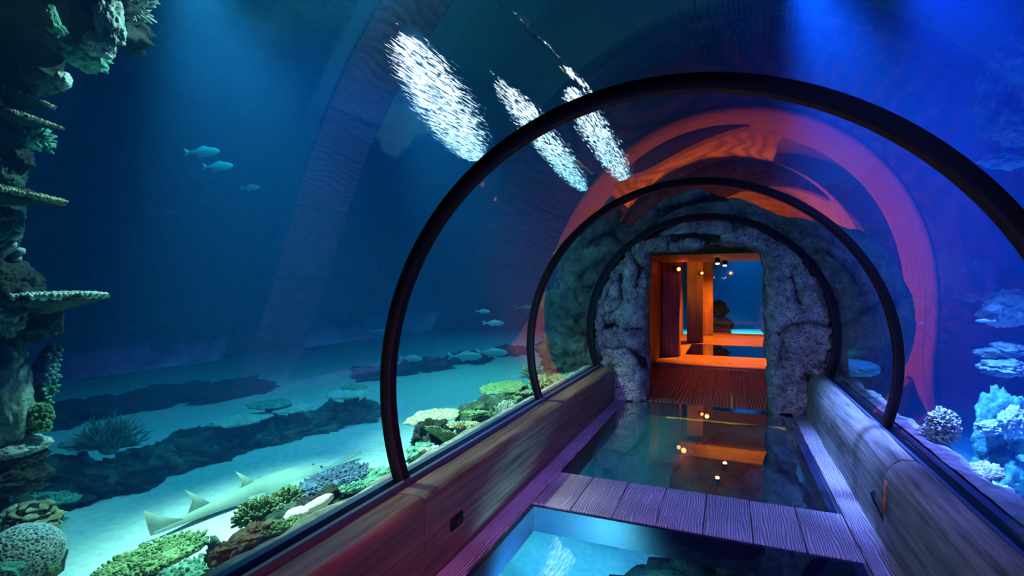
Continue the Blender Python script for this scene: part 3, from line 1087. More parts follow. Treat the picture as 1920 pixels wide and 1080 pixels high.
def table_coral(loc, a, b, ang, label, mat, seed, stalk_h=0.2, thick=0.03, tilt=(0, 0), group=None, bump=0.015, stalk_mat=None, fingers=0, flen=0.03, cup=0.0, rim=0.10, under=0.25, name='table_coral', cat='coral', apex=0.0, fmat=None):
    t = empty(name, loc, label, cat, group)
    t.rotation_euler = (tilt[0], tilt[1], ang)
    v, f = disc_mesh(a, b, thick, seed, bump=bump, cup=cup, rim=rim, under=under, apex=apex)
    q = MB()
    joined = fmat is None
    if joined:
        q.add(v, f)
    else:
        mesh('plate', v, f, mat, t, True, False)
    if fingers:
        r = random.Random(seed)
        for i in range(fingers):
            rr, th = math.sqrt(r.random()) * 0.97, r.uniform(0, 2 * PI)
            x, y = a * rr * math.cos(th), b * rr * math.sin(th)
            d = Vector((x * 0.9 / a * rr + r.uniform(-0.35, 0.35), y * 0.9 / b * rr + r.uniform(-0.35, 0.35), 1.0))
            L = flen * r.uniform(0.7, 1.35) * (1.1 - 0.3 * rr)
            q.finger((x, y, thick * 0.85 + cup * rr * rr - L * 0.45), d, L, L * 0.34, L * 0.24, 6)
    if joined:
        q.build('plate', mat, t, True)
    elif fingers:
        q.build('fingers', fmat, t, True)
    if stalk_h > 0:
        q = MB()
        r0 = min(a, b) * 0.30
        h = under * (a + b) * 0.5
        q.tube([(0, 0, -h * 0.5), (0, 0, -h - stalk_h * 0.3), (0.01, 0, -h - stalk_h)], [r0, r0 * 0.8, r0 * 1.2], 14)
        q.build('stalk', stalk_mat or M_DARKREEF, t, True)
    return t


def bush_coral(loc, r, label, mat, seed, n=160, L=0.07, w=0.012, flat=1.0, group=None, name='bush_coral', core=0.72, spread=0.25, tip=0.8, up=-0.1, forks=0):
    """Clump of short blunt branches over a rounded base."""
    t = empty(name, loc, label, 'coral', group)
    rx, ry, rz = r
    rr = random.Random(seed)
    v, f = ICO[3]
    base = [(p.x * rx * core * (1 + 0.15 * noise.noise(p * 2 + Vector((seed, 0, 0)))), p.y * ry * core, p.z * rz * core) for p in v]
    mesh('base', base, f, mat, t, True, False)
    q = MB()
    i = 0
    while i < n:
        d = Vector((rr.gauss(0, 1), rr.gauss(0, 1), rr.gauss(0, 1))).normalized()
        if d.z < up:
            continue
        i += 1
        p = Vector((d.x * rx * core * 0.9, d.y * ry * core * 0.9, d.z * rz * core * 0.9))
        dd = Vector((d.x / rx, d.y / ry, d.z / rz)).normalized()
        dd = dd + Vector((rr.uniform(-1, 1), rr.uniform(-1, 1), rr.uniform(-0.5, 1))) * spread
        LL = L * rr.uniform(0.7, 1.3)
        q.finger(p, dd, LL, w, w * tip, 6)
        for _ in range(forks):
            e = p + dd.normalized() * LL * rr.uniform(0.35, 0.75)
            q.finger(e, dd + Vector((rr.uniform(-1, 1), rr.uniform(-1, 1), rr.uniform(-0.3, 1))) * 0.9, LL * rr.uniform(0.35, 0.6), w * 0.75, w * 0.5, 5)
    q.build('branches', mat, t, True)
    return t


def lump(name, loc, radii, label, mat, seed, cat='rock', group=None, **kw):
    return tag(rock(name, loc, radii, mat, seed=seed, **kw), label, cat, group)


def brain_coral(loc, R, label):
    v, f = ICO[6]
    out, hs = [], []
    for p in v:
        w = p * 1.0 + Vector((fbm(p * 3, 2), fbm(p * 3 + Vector((5, 1, 2)), 2), fbm(p * 3 + Vector((1, 9, 4)), 2))) * 0.10
        d = noise.voronoi(w * 9.5)[0]
        e = max(0.0, min(1.0, (d[1] - d[0]) / 0.32))
        h = (1 - e) ** 1.5
        k = 1 + 0.045 * h + 0.05 * noise.noise(p * 1.3)
        out.append(Vector((p.x * R[0], p.y * R[1], p.z * R[2])) * k)
        hs.append(h)
    m, nt, mo = newmat('brain_coral_skin')
    a = N(nt, 'ShaderNodeAttribute', _attribute_name='ridge')
    b = N(nt, 'ShaderNodeBsdfPrincipled', Roughness=0.85)
    nt.links.new(ramp(nt, a.outputs['Fac'], [(0.05, (0.05, 0.07, 0.065)), (0.55, (0.62, 0.66, 0.60))]), b.inputs['Base Color'])
    nt.links.new(b.outputs[0], mo.inputs[0])
    o = mesh('brain_coral', out, f, m, None, True, False)
    o.data.attributes.new('ridge', 'FLOAT', 'POINT').data.foreach_set('value', hs)
    o.location = loc
    return tag(o, label, 'coral')


def lettuce_coral(loc, R, label, mat, seed, layers=6, rot=0.0, tilt=0.0):
    t = empty('lettuce_coral', loc, label, 'coral')
    t.rotation_euler = (0, tilt, rot)
    v, f = ICO[4]
    mesh('core', [(p.x * R[0] * 0.8, p.y * R[1] * 0.8, p.z * R[2] * 0.85) for p in v], f, M_DARKREEF, t, True, False)
    rr = random.Random(seed)
    for i in range(layers):
        z = -0.75 + 1.6 * i / (layers - 1)
        s = math.sqrt(max(0.10, 1 - (z * 0.92) ** 2)) * rr.uniform(0.95, 1.08)
        dv, df = disc_mesh(R[0] * s, R[1] * s, R[2] * 0.10, seed * 10 + i, nr=10, nt=60, rim=0.22, bump=0.02 * R[0] / 0.2, bumpf=10, cup=-R[2] * 0.16, under=0.05)
        o = mesh('leaf_plate', dv, df, mat, t, True, False)
        o.location = (rr.uniform(-0.04, 0.04) * R[0], rr.uniform(-0.04, 0.04) * R[1], z * R[2] * 0.92)
    return t


# ------------------------------------------------------------------ corals on the ledge outside the left glass, near to far
def along(px, py, u):
    return at_u(px, py, u)


AX = PI / 2    # long axis along the tunnel
G_L = 'corals and rocks along the ledge outside the left glass'
# rocky shelf below the corals
for i, (px, py, u, r, lab, m) in enumerate((
        (472, 1008, -1.96, (0.06, 0.11, 0.05), 'knobbly brown rock on the gravel beside the near left channel', M_BROWN),
        (432, 1034, -1.95, (0.05, 0.08, 0.045), 'small brown rock at the lowest end of the gravel ledge', M_BROWN),
        (530, 985, -2.10, (0.09, 0.16, 0.07), 'green tinged rock under the green bush coral on the ledge', M_REEF),
        (610, 950, -2.12, (0.12, 0.20, 0.10), 'dark rock under the blue plate coral on the ledge', M_DARKREEF),
        (690, 905, -2.10, (0.10, 0.20, 0.06), 'low green rock between the blue plate coral and the nearest hoop', M_TEAL),
        (812, 822, -2.20, (0.14, 0.20, 0.14), 'dark blue rock holding up the cream table coral', M_DARKREEF),
        (790, 850, -2.05, (0.08, 0.14, 0.07), 'small teal rock just past the foot of the nearest hoop', M_TEAL),
        (912, 784, -2.22, (0.22, 0.42, 0.20), 'large dark green rock between the cream and the green table corals', M_REEF),
        (985, 752, -2.25, (0.20, 0.42, 0.14), 'green rock ridge below the green table coral', M_TEAL),
        (1035, 716, -2.3, (0.22, 0.50, 0.15), 'mossy rock right of the second hoop foot', M_REEF),
        (1080, 692, -2.3, (0.25, 0.60, 0.16), 'mossy rock below the farthest cream table coral', M_REEF),
        (1062, 676, -2.95, (0.4, 0.8, 0.22), 'dark green rock bank behind the farthest cream table coral', M_REEF),
)):
    c = along(px, py, u)
    lump('reef_rock', c, r, lab, m, 20 + i, 'rock', G_L, amp=0.45, freq=1.9, sub=5, fine=0.12)

table_coral(along(628, 905, -2.22), 0.27, 0.145, AX, 'dark blue finger covered plate coral on the left ledge before the nearest hoop', M_BLUE, 31, 0.16, 0.035, (0, 0), None, 0.01, None, 420, 0.030)
bush_coral(along(484, 968, -2.25), (0.10, 0.12, 0.075), 'light green bush coral on the left ledge, the lower of a pair', M_GREEN, 32, 190, 0.045, 0.009)
bush_coral(along(537, 948, -2.27), (0.10, 0.13, 0.075), 'light green bush coral, the upper of a pair, beside the blue plate coral', M_GREEN, 33, 190, 0.045, 0.009)
table_coral(along(585, 925, -2.42), 0.20, 0.11, AX, 'dull green plate coral half hidden behind the blue plate coral', M_TEAL, 34, 0.15, 0.03, fingers=140, flen=0.03)
lump('white_stone', along(597, 944, -2.02), (0.035, 0.11, 0.03), 'long white stone lying under the blue plate coral', M_WHITE, 35, 'stone', 'white stones on the ledge', amp=0.15, sub=4)
lump('white_stone', along(553, 967, -2.02), (0.045, 0.075, 0.035), 'round white stone under the upper green bush coral', M_WHITE, 36, 'stone', 'white stones on the ledge', amp=0.15, sub=4)
lump('white_stone', along(649, 919, -2.04), (0.022, 0.025, 0.018), 'tiny white pebble right of the long white stone', M_WHITE, 37, 'stone', 'white stones on the ledge', amp=0.1, sub=3)
table_coral(along(290, 1052, -2.75), 0.27, 0.16, AX, 'broad bumpy green plate coral on the white sand at the bottom edge of the view', M_GREEN, 38, 0.10, 0.04, fingers=380, flen=0.034)
table_coral(along(350, 1082, -2.30), 0.20, 0.10, AX, 'dark teal plate coral in front of the broad green one at the bottom edge', M_TEAL, 39, 0.08, 0.03, fingers=160, flen=0.03)


def cactus_coral(loc, h, label, mat, seed):
    q = MB()
    r = random.Random(seed)
    q.tube([(0, 0, -h * 0.5), (0, 0, 0), (0.003, 0, h * 0.35), (0, 0, h * 0.5)], [h * 0.20, h * 0.22, h * 0.15, h * 0.05], 10)
    for i in range(22):
        a, z = r.uniform(0, 2 * PI), r.uniform(-0.45, 0.3) * h
        q.finger((0.1 * h * math.cos(a), 0.1 * h * math.sin(a), z), (math.cos(a), math.sin(a), 0.8), h * 0.26, h * 0.06, h * 0.04)
    o = q.build('cactus_coral', mat, None, True)
    o.location = loc
    return tag(o, label, 'coral')


cactus_coral(along(401, 1032, -2.10), 0.13, 'small upright green cactus shaped coral beside the brown rocks', M_TEAL, 3)
cactus_coral(along(419, 1036, -2.05), 0.06, 'tiny green coral stub between the cactus shaped coral and the brown rock', M_TEAL, 4)

table_coral(along(812, 785, -2.45), 0.36, 0.20, AX, 'pale cream table coral right of the nearest hoop', M_CREAM, 41, 0.20, 0.035, (0, 0), None, 0.02)
table_coral(along(848, 824, -2.05), 0.40, 0.13, AX, 'yellow green plate coral leaning on the gravel below the cream table coral', M_GREEN, 42, 0.05, 0.03, (0, 0.45), None, 0.02, fingers=200, flen=0.025)
table_coral(along(943, 729, -2.45), 0.44, 0.24, AX, 'round green table coral with a pale rim left of the second hoop', M_GREEN, 43, 0.24, 0.035, (0, 0), None, 0.02)
table_coral(along(936, 752, -2.25), 0.52, 0.16, AX, 'long green plate coral directly below the round green table coral', M_GREEN, 44, 0.10, 0.03, (0, 0.1), None, 0.02, fingers=160, flen=0.03)
bush_coral(along(946, 776, -2.02), (0.05, 0.26, 0.03), 'pale finger coral sprouting from the gravel below the green plates', M_PALE, 45, 70, 0.09, 0.011, name='finger_coral', spread=0.12, up=0.35)
bush_coral(along(1012, 722, -2.2), (0.12, 0.34, 0.10), 'olive bush coral behind the foot of the second hoop', M_OCHRE, 46, 220, 0.06, 0.014)
table_coral(along(1042, 712, -2.15), 0.42, 0.14, AX, 'olive plate coral just right of the second hoop foot', M_OCHRE, 47, 0.10, 0.03, fingers=160, flen=0.04)
bush_coral(along(1072, 706, -2.05), (0.10, 0.30, 0.08), 'small olive bush coral below the farthest cream table coral', M_OCHRE, 48, 150, 0.05, 0.013)
table_coral(along(1074, 681, -2.25), 0.50, 0.20, AX, 'farthest cream table coral close to the stone doorway', M_CREAM, 49, 0.20, 0.04, (0, 0), None, 0.02)
table_coral(along(1090, 664, -2.6), 0.6, 0.2, AX, 'green plate coral behind the farthest cream table coral', M_TEAL, 50, 0.20, 0.04, fingers=120, flen=0.05)
bush_coral(along(996, 706, -2.5), (0.06, 0.12, 0.13), 'small teal branching coral standing left of the second hoop', M_TEAL, 51, 60, 0.11, 0.012, name='branching_coral', forks=2)

# ------------------------------------------------------------------ low reef across the sand, left
def across(p1, p2, z, wid, lab, mat, seed, grp, sh=0.12):
    a, b = at_z(p1[0], p1[1], z), at_z(p2[0], p2[1], z)
    d = b - a
    return table_coral((a + b) / 2, d.length / 2, wid / 2, math.atan2(d.y, d.x), lab, mat, seed, sh, 0.03, group=grp, bump=0.012)


G_T = 'table corals on the low reef across the sand'
across((403, 803), (499, 776), 0.0, 0.50, 'pale table coral across the sand, nearest and lowest of the row', M_PALE, 61, G_T)
across((467, 766), (548, 754), 0.07, 0.50, 'dim table coral across the sand behind the nearest pale one', M_TEAL, 62, G_T)
across((513, 776), (584, 760), 0.03, 0.42, 'narrow table coral in the middle of the row across the sand', M_PALE, 63, G_T)
across((615, 748), (692, 733), 0.05, 0.55, 'brightest table coral across the sand, on the last rocks before the nearest hoop', M_PALE, 64, G_T)
across((640, 731), (688, 726), 0.06, 0.5, 'dim table coral behind the brightest one across the sand', M_TEAL, 65, G_T)
across((108, 842), (196, 821), 0.0, 0.30, 'long thin table coral above the branching coral across the sand', M_TEAL, 66, G_T)
G_R = 'rocks of the low reef across the sand'
ROCKS = [(628, 770, 0.30, 'lumpy rock under the brightest table coral across the sand'), (668, 768, 0.34, 'rounded rock at the hoop end of the low reef across the sand'),
         (545, 800, 0.36, 'pale lumpy rock in the middle of the low reef across the sand'), (495, 812, 0.34, 'dark rock beside the pale lumpy one across the sand'),
         (440, 822, 0.34, 'rock under the nearest pale table coral across the sand'), (585, 790, 0.30, 'rock between the middle and last parts of the low reef'),
         (390, 835, 0.40, 'dark rock left of the nearest pale table coral'), (340, 850, 0.40, 'dark rock halfway between the branching coral and the table corals'),
         (290, 865, 0.36, 'dark rock right of the branching coral across the sand'), (262, 897, 0.16, 'small dark boulder on the sand right of the branching coral'),
         (150, 915, 0.26, 'dark hollow rock at the left edge of the open sand'), (100, 895, 0.34, 'teal mottled rock left of the branching coral'),
         (60, 905, 0.34, 'teal mottled rock beside the lettuce coral'), (205, 890, 0.30, 'rock that carries the branching coral across the sand')]
for i, (px, py, r, lab) in enumerate(ROCKS):
    c = at_z(px, py + 14, SAND)
    k = r * 0.85
    lump('reef_rock', (c.x, c.y, SAND + 0.02), (k, k * 1.25, k * 0.56), lab, M_REEF if i not in (6, 9, 10) else M_DARKREEF, 70 + i, 'rock', G_R, amp=0.5, freq=2.2, sub=5, ridge=0.16, fine=0.13)
c = at_z(205, 900, SAND)
bush_coral((c.x, c.y, 0.0), (0.20, 0.20, 0.16), 'thin branched staghorn coral across the sand on the left', M_TEAL, 90, 90, 0.20, 0.009, name='staghorn_coral', core=0.4, forks=3, tip=0.5, up=0.0)
table_coral(at_z(92, 938, -0.15), 0.24, 0.10, 0.35, 'teal plate coral behind the layered lettuce coral', M_TEAL, 91, 0.1, 0.03, fingers=130, flen=0.03)
# the farther reef that fades into the blue
G_F = 'far rocks fading into the blue'
FAR = [(120, 840, 7.0), (220, 838, 7.6), (320, 815, 8.2), (430, 790, 8.6), (720, 730, 10.5), (800, 706, 11.5), (880, 690, 12.5), (960, 672, 14.0), (1040, 652, 15.5)]
FARLAB = ['dim rock above the left edge of the open sand', 'dim rock behind the staghorn coral', 'dim rock behind the dark rocks in the middle left', 'dim rock behind the nearest pale table coral',
          'dim far rock seen just left of the nearest hoop', 'dim far rock seen just right of the nearest hoop', 'dim far rock with a small pointed branch above the cyan sand',
          'dim far rock left of the second hoop', 'farthest dim rock seen past the second hoop']
for i, ((px, py, d), lab) in enumerate(zip(FAR, FARLAB)):
    c = at_d(px, py, d)
    lump('far_rock', (c.x, c.y, SAND - 0.02), (0.5, 0.65, 0.2), lab, M_DARKREEF, 100 + i, 'rock', G_F, amp=0.55, freq=1.8, sub=5, ridge=0.1)


def reef_wall(name, line, z0, z1, mat, lab, amp=0.9, seed=0, step=0.22):
    pts = resample(line, int(sum(math.hypot(b[0] - a[0], b[1] - a[1]) for a, b in zip(line, line[1:])) / step))
    nz = int((z1 - z0) / step)
    v = []
    for i, (x, y) in enumerate(pts):
        a, b = pts[max(0, i - 1)], pts[min(len(pts) - 1, i + 1)]
        t = Vector((b[0] - a[0], b[1] - a[1], 0)).normalized()
        nrm = Vector((-t.y, t.x, 0))
        for j in range(nz + 1):
            z = z0 + (z1 - z0) * j / nz
            p = Vector((x, y, z))
            k = amp * fbm(p * 0.45 + Vector((seed, 0, 0)), 4) + 0.22 * fbm(p * 1.8 + Vector((0, seed, 0)), 3)
            k += 0.25 * max(0, 0.35 - abs(noise.noise(p * Vector((0.5, 0.5, 1.2)).length + Vector((seed, 3, 1))))) 
            q = p + nrm * k
            v.append((q.x, q.y, q.z))
    m = nz + 1
    f = [(i * m + j, (i + 1) * m + j, (i + 1) * m + j + 1, i * m + j + 1) for i in range(len(pts) - 1) for j in range(nz)]
    return struct(mesh(name, v, f, mat, None, True, True), lab)



reef_wall('wall_reef_left', [(-6.0, -4.5), (-8.5, -1.0), (-11.0, 4.0), (-12.0, 10.0), (-11.0, 17.0), (-6.0, 22.5), (0.0, 25.5), (6, 25.5)], -0.6, 4.25, M_DARKREEF, 'far reef wall of the left tank', 0.9, 2)
reef_wall('wall_reef_right', [(8.5, 25), (8.0, 18), (6.5, 12), (5.6, 6.5), (4.4, 3.0), (3.4, 0.5), (3.2, -4)], -1.3, 4.25, M_DARKREEF, 'reef wall of the right tank', 0.8, 9)


# ------------------------------------------------------------------ sawfish resting on the sand
def loft(sections, n=14):
    """Sections: (centre, width, height, side vector); closed smooth body."""
    v, f = [], []
    for c, w, h, sd in sections:
        for k in range(n):
            a = 2 * PI * k / n
            v.append(Vector(c) + Vector(sd) * (w * math.cos(a)) + Vector((0, 0, h * (math.sin(a) if math.sin(a) > 0 else 0.45 * math.sin(a)))))
    m = len(sections)
    for i in range(m - 1):
        for k in range(n):
            f.append((i * n + k, i * n + (k + 1) % n, (i + 1) * n + (k + 1) % n, (i + 1) * n + k))
    f.append(tuple(range(n))[::-1])
    f.append(tuple((m - 1) * n + k for k in range(n)))
    return v, f


def fin(pts, thick, nrm):
    """Closed thin fin from an outline."""
    nrm = Vector(nrm).normalized() * thick / 2
    n = len(pts)
    c = sum((Vector(p) for p in pts), Vector()) / n
    v = [Vector(p) + nrm * 0.15 for p in pts] + [Vector(p) - nrm * 0.15 for p in pts] + [c + nrm, c - nrm]
    f = []
    for i in range(n):
        j = (i + 1) % n
        f += [(i, j, 2 * n), (n + j, n + i, 2 * n + 1), (i, n + i, n + j, j)]
    return v, f


def sawfish():
    tail, tip = at_z(283, 1000, SAND + 0.05), at_z(672, 851, SAND + 0.05)
    d = tip - tail
    L = d.length
    ang = math.atan2(d.y, d.x)
    t = empty('sawfish', (tail.x, tail.y, SAND + 0.035), 'pale sawfish lying on the white sand, its toothed snout pointing away', 'sawfish')
    t.rotation_euler = (0, 0, ang)
    # x runs from the tail (0) to the tip of the saw (L)
    prof = [(0.00, 0.008, 0.016), (0.05, 0.020, 0.030), (0.14, 0.036, 0.045), (0.24, 0.055, 0.065), (0.36, 0.085, 0.095), (0.46, 0.120, 0.115),
            (0.56, 0.155, 0.120), (0.64, 0.150, 0.110), (0.70, 0.110, 0.085), (0.745, 0.065, 0.055), (0.77, 0.034, 0.030), (0.80, 0.026, 0.014)]
    sec = []
    for x, w, h in prof:
        yy = 0.05 * math.sin(x * 5.0)
        sec.append(((x * L, yy, 0.0), w, h, (0, 1, 0)))
    v, f = loft(sec, 18)
    o = mesh('body', v, f, M_SAW, t, True, True)
    sd = o.modifiers.new('smooth', 'SUBSURF')
    sd.levels = sd.render_levels = 1
    yo = lambda x: 0.05 * math.sin(x * 5.0)

    def add(name, pts, th, nrm):
        v, f = fin(pts, th, nrm)
        return mesh(name, v, f, M_SAW, t, True, True)

    def up(name, x, ln, h, back):
        y = yo(x)
        b = 0.02
        add(name, [((x) * L + ln / 2, y, b), (x * L + ln * 0.1 - back * 0.4, y, b + h * 0.62), (x * L - back, y + 0.01, b + h), (x * L - back * 0.55, y, b + h * 0.5), (x * L - ln / 2, y, b)], 0.022, (0, 1, 0))

    up('dorsal_fin', 0.40, 0.24, 0.22, 0.13)
    up('dorsal_fin', 0.19, 0.22, 0.21, 0.12)
    y = yo(0.02)
    add('caudal_fin', [(0.12 * L, y, 0.02), (0.05 * L, y, 0.09), (-0.02 * L, y + 0.01, 0.19), (-0.01 * L, y, 0.07), (0.0, y, -0.005), (0.05 * L, y, 0.0)], 0.02, (0, 1, 0))
    for s in (-1, 1):
        y = yo(0.6)
        add('pectoral_fin', [(0.70 * L, y + s * 0.09, 0.03), (0.62 * L, y + s * 0.24, 0.012), (0.535 * L, y + s * 0.33, 0.004), (0.52 * L, y + s * 0.22, 0.02), (0.53 * L, y + s * 0.10, 0.04)], 0.03, (0, 0, 1))
        y = yo(0.42)
        add('pelvic_fin', [(0.45 * L, y + s * 0.08, 0.02), (0.40 * L, y + s * 0.19, 0.008), (0.355 * L, y + s * 0.20, 0.004), (0.36 * L, y + s * 0.06, 0.02)], 0.02, (0, 0, 1))
    q = MB()
    n = 14
    y0 = yo(0.79)
    sec = [((x * L, y0 + (x - 0.79) * 0.05, 0.006 + (x - 0.79) * 0.16), w, 0.010, (0, 1, 0)) for x, w in ((0.785, 0.030), (0.85, 0.027), (0.95, 0.022), (0.99, 0.015), (1.0, 0.006))]
    v, f = loft(sec, 10)
    q.add(v, f)
    for i in range(n):
        x = 0.81 + 0.18 * i / (n - 1)
        zz = 0.006 + (x - 0.79) * 0.16
        for s in (-1, 1):
            q.finger((x * L, y0 + (x - 0.79) * 0.05 + s * 0.018, zz), (0.25, s, 0), 0.030, 0.006, 0.003, 5)
    q.build('saw', M_SAW, t, True, True)
    for s in (-1, 1):
        q = MB()
        yy = yo(0.72)
        q.tube([(0.722 * L, yy + s * 0.055, 0.062), (0.724 * L, yy + s * 0.060, 0.070)], [0.012, 0.006], 8)
        q.build('eye', M_RUBBER, t, True)
    return t


sawfish()


# ------------------------------------------------------------------ fish in the open water
def fish(loc, L, ang, label, mat, deep=0.30, tilt=0.0, group=None):
    t = empty('fish', loc, label, 'fish', group)
    t.rotation_euler = (0, tilt, ang)
    H = L * deep
    sec = []
    for x, k in ((-0.36, 0.20), (-0.30, 0.24), (-0.15, 0.62), (0.05, 0.95), (0.22, 1.0), (0.36, 0.80), (0.46, 0.45), (0.5, 0.12)):
        sec.append((x * L, k))
    n = 12
    v, f = [], []
    for x, k in sec:
        for j in range(n):
            a = 2 * PI * j / n
            v.append((x, H * 0.22 * k * math.cos(a), H * 0.5 * k * math.sin(a)))
    m = len(sec)
    f = [(i * n + j, i * n + (j + 1) % n, (i + 1) * n + (j + 1) % n, (i + 1) * n + j) for i in range(m - 1) for j in range(n)]
    f += [tuple(range(n))[::-1], tuple((m - 1) * n + j for j in range(n))]
    mesh('body', v, f, mat, t, True, True)
    a, b = fin([(-0.33 * L, 0, H * 0.12), (-0.46 * L, 0, H * 0.42), (-0.52 * L, 0, H * 0.50), (-0.45 * L, 0, 0), (-0.52 * L, 0, -H * 0.50), (-0.46 * L, 0, -H * 0.42), (-0.33 * L, 0, -H * 0.12)], L * 0.02, (0, 1, 0))
    mesh('tail_fin', a, b, mat, t, True, True)
    a, b = fin([(0.20 * L, 0, H * 0.44), (0.08 * L, 0, H * 0.68), (-0.10 * L, 0, H * 0.52), (-0.18 * L, 0, H * 0.22)], L * 0.02, (0, 1, 0))
    mesh('dorsal_fin', a, b, mat, t, True, True)
    a, b = fin([(0.05 * L, 0, -H * 0.44), (-0.08 * L, 0, -H * 0.66), (-0.18 * L, 0, -H * 0.24)], L * 0.02, (0, 1, 0))
    mesh('anal_fin', a, b, mat, t, True, True)
    return t


FISH = [((378, 285, 5.5), 0.42, 0.3, 'silvery fish high in the open water on the left, upper of two', M_FISH),
        ((408, 312, 5.9), 0.40, 0.25, 'silvery fish high in the open water on the left, lower of two', M_FISH),
        ((468, 352, 7.5), 0.36, 0.1, 'small fish alone in the dark water right of the upper silvery pair', M_FISH),
        ((310, 400, 7.0), 0.40, 0.2, 'dim fish below the upper silvery pair on the left', M_FISHD),
        ((872, 668, 9.0), 0.62, 0.35, 'slender fish over the cyan sand right of the nearest hoop', M_FISH),
        ((922, 661, 9.8), 0.62, 0.35, 'slender fish over the cyan sand left of the second hoop', M_FISH),
        ((770, 672, 8.5), 0.42, 0.2, 'small pale fish swimming beside the nearest hoop', M_FISH),
        ((925, 606, 9.0), 0.40, 0.2, 'pale fish in mid water between the first two hoops', M_FISH),
        ((905, 584, 9.5), 0.30, 0.0, 'tiny fish above the pale one between the first two hoops', M_FISH),
        ((985, 578, 11.0), 0.5, 0.1, 'slim fish crossing behind the second hoop', M_FISHD),
        ((1012, 655, 12.0), 0.6, 0.3, 'slender fish low behind the second hoop', M_FISHD),
        ((712, 622, 8.0), 0.30, 0.4, 'small pale fish just left of the nearest hoop', M_FISHD),
        ((1727, 607, 5.0), 0.10, 1.0, 'tiny bright blue fish in the right tank', M_FISH),
        ((1797, 557, 5.2), 0.14, 2.0, 'small blue fish near the coral heads of the right tank', M_FISH),
        ((1848, 602, 4.6), 0.14, 2.6, 'small blue fish below the round coral head on the right', M_FISH),
        ((1570, 720, 9.0), 0.35, 0.3, 'slender blue fish low behind the right glass by the doorway', M_FISH)]
for (px, py, d), L, a, lab, m in FISH:
    fish(at_d(px, py, d), L, a, lab, m, 0.24, 0.0, 'fish in the tanks')


# ------------------------------------------------------------------ coral covered reef column at the left edge
D0 = 2.75


def cl(px, py, d=D0):
    return at_d(px, py, d)


def sz(px, d=D0):
    return px * d / FPX


VIEW = YAW     # turning a thing by this makes its x run across the view from the camera
tag(rock('reef_stack', cl(-205, 600, 3.1), (0.55, 0.55, 2.6), M_DARKREEF, 0.22, 1.6, 6, 200, ridge=0.06, fine=0.05), 'dark reef column rising along the left edge of the view', 'rock')


def cblob(px, py, w, h, lab, mat, seed, d=D0, name='reef_rock', cat='rock', rot=0.0, amp=0.32, sub=5, dep=None, **kw):
    r = sz(w / 2, d)
    o = rock(name, cl(px, py, d), (r, dep or r, sz(h / 2, d)), mat, amp, 1.7, sub, seed, (0, 0, 0), **kw)
    o.rotation_euler = (0, rot, VIEW)
    return tag(o, lab, cat)


# top overhang
cblob(85, 5, 300, 150, 'big dark overhanging rock at the top left corner', M_DARKREEF, 201, fine=0.06)
cblob(205, 35, 46, 110, 'pale knobbly rock nose at the right end of the top overhang', M_CRUST, 202, D0 - 0.05, rot=-0.2, fine=0.12)
cblob(186, 85, 44, 44, 'round knobbly coral knob hanging below the top overhang', M_CRUST, 203, D0 - 0.05, 'coral_knob', 'coral', fine=0.14)
cblob(150, 95, 90, 60, 'blue green rock under the top overhang', M_TEAL, 204, D0, rot=0.5)
bush_coral(cl(240, 8, 3.0), (0.07, 0.07, 0.08), 'spiky blue coral tuft at the right end of the top overhang', M_PALE, 205, 80, 0.09, 0.008, name='spiky_coral', up=-0.9, forks=1)
cblob(97, 32, 22, 70, 'slim green leaf coral standing against the dark top overhang', M_TEAL, 206, D0 - 0.22, 'leaf_coral', 'coral', rot=-0.35)
cblob(108, 56, 28, 16, 'small green lobe at the foot of the slim leaf coral', M_TEAL, 207, D0 - 0.22, 'leaf_coral', 'coral')


def cup_coral(px, py, r, h, lab, mat, seed, d, tilt, turn=0.0):
    R, H = sz(r, d), sz(h, d)
    q = MB()
    n = 40
    v, f = [], []
    prof = [(0.15, -1.0), (0.45, -0.6), (0.80, -0.15), (1.0, 0.25), (1.03, 0.30), (0.97, 0.28), (0.74, -0.10), (0.35, -0.45), (0.02, -0.5)]
    for rr, zz in prof:
        for k in range(n):
            a = 2 * PI * k / n
            w = 1 + 0.10 * noise.noise(Vector((math.cos(a) * 1.5, math.sin(a) * 1.5, seed)))
            v.append((R * rr * w * math.cos(a), R * rr * w * math.sin(a), H * zz))
    f = [(i * n + k, i * n + (k + 1) % n, (i + 1) * n + (k + 1) % n, (i + 1) * n + k) for i in range(len(prof) - 1) for k in range(n)]
    f += [tuple(range(n))[::-1], tuple((len(prof) - 1) * n + k for k in range(n))]
    o = mesh('cup_coral', v, f, mat, None, True, True)
    o.location = cl(px, py, d)
    o.rotation_euler = (tilt, turn, VIEW)
    return tag(o, lab, 'coral')


cup_coral(95, 118, 24, 34, 'open cup coral with a pale rim below the top overhang', M_OCHRE, 3, D0 - 0.15, 1.0, 0.5)
cblob(118, 150, 26, 32, 'small pale green bulb coral below the cup coral', M_PALE, 208, D0 - 0.15, 'bulb_coral', 'coral', amp=0.15)
cblob(80, 140, 60, 70, 'crusty rock lobe behind the cup coral', M_REEF, 209, D0)
cblob(30, 120, 120, 130, 'dark rock shoulder below the top overhang', M_DARKREEF, 210, D0 + 0.1)


def shelf(px, py, w, lab, mat, seed, tilt=0.0, d=D0, depth=0.16, thick=0.03, fingers=0, flen=0.02, under=0.5, stalk=0.0, cup=0.0, name='shelf_coral'):
    t = table_coral(cl(px, py, d), sz(w / 2, d), depth, VIEW, lab, M_DARKREEF, seed, stalk, thick, (0, tilt), None, 0.02, M_DARKREEF, fingers, flen, cup, 0.14, under, name, 'coral', 0.75, mat)
    return t


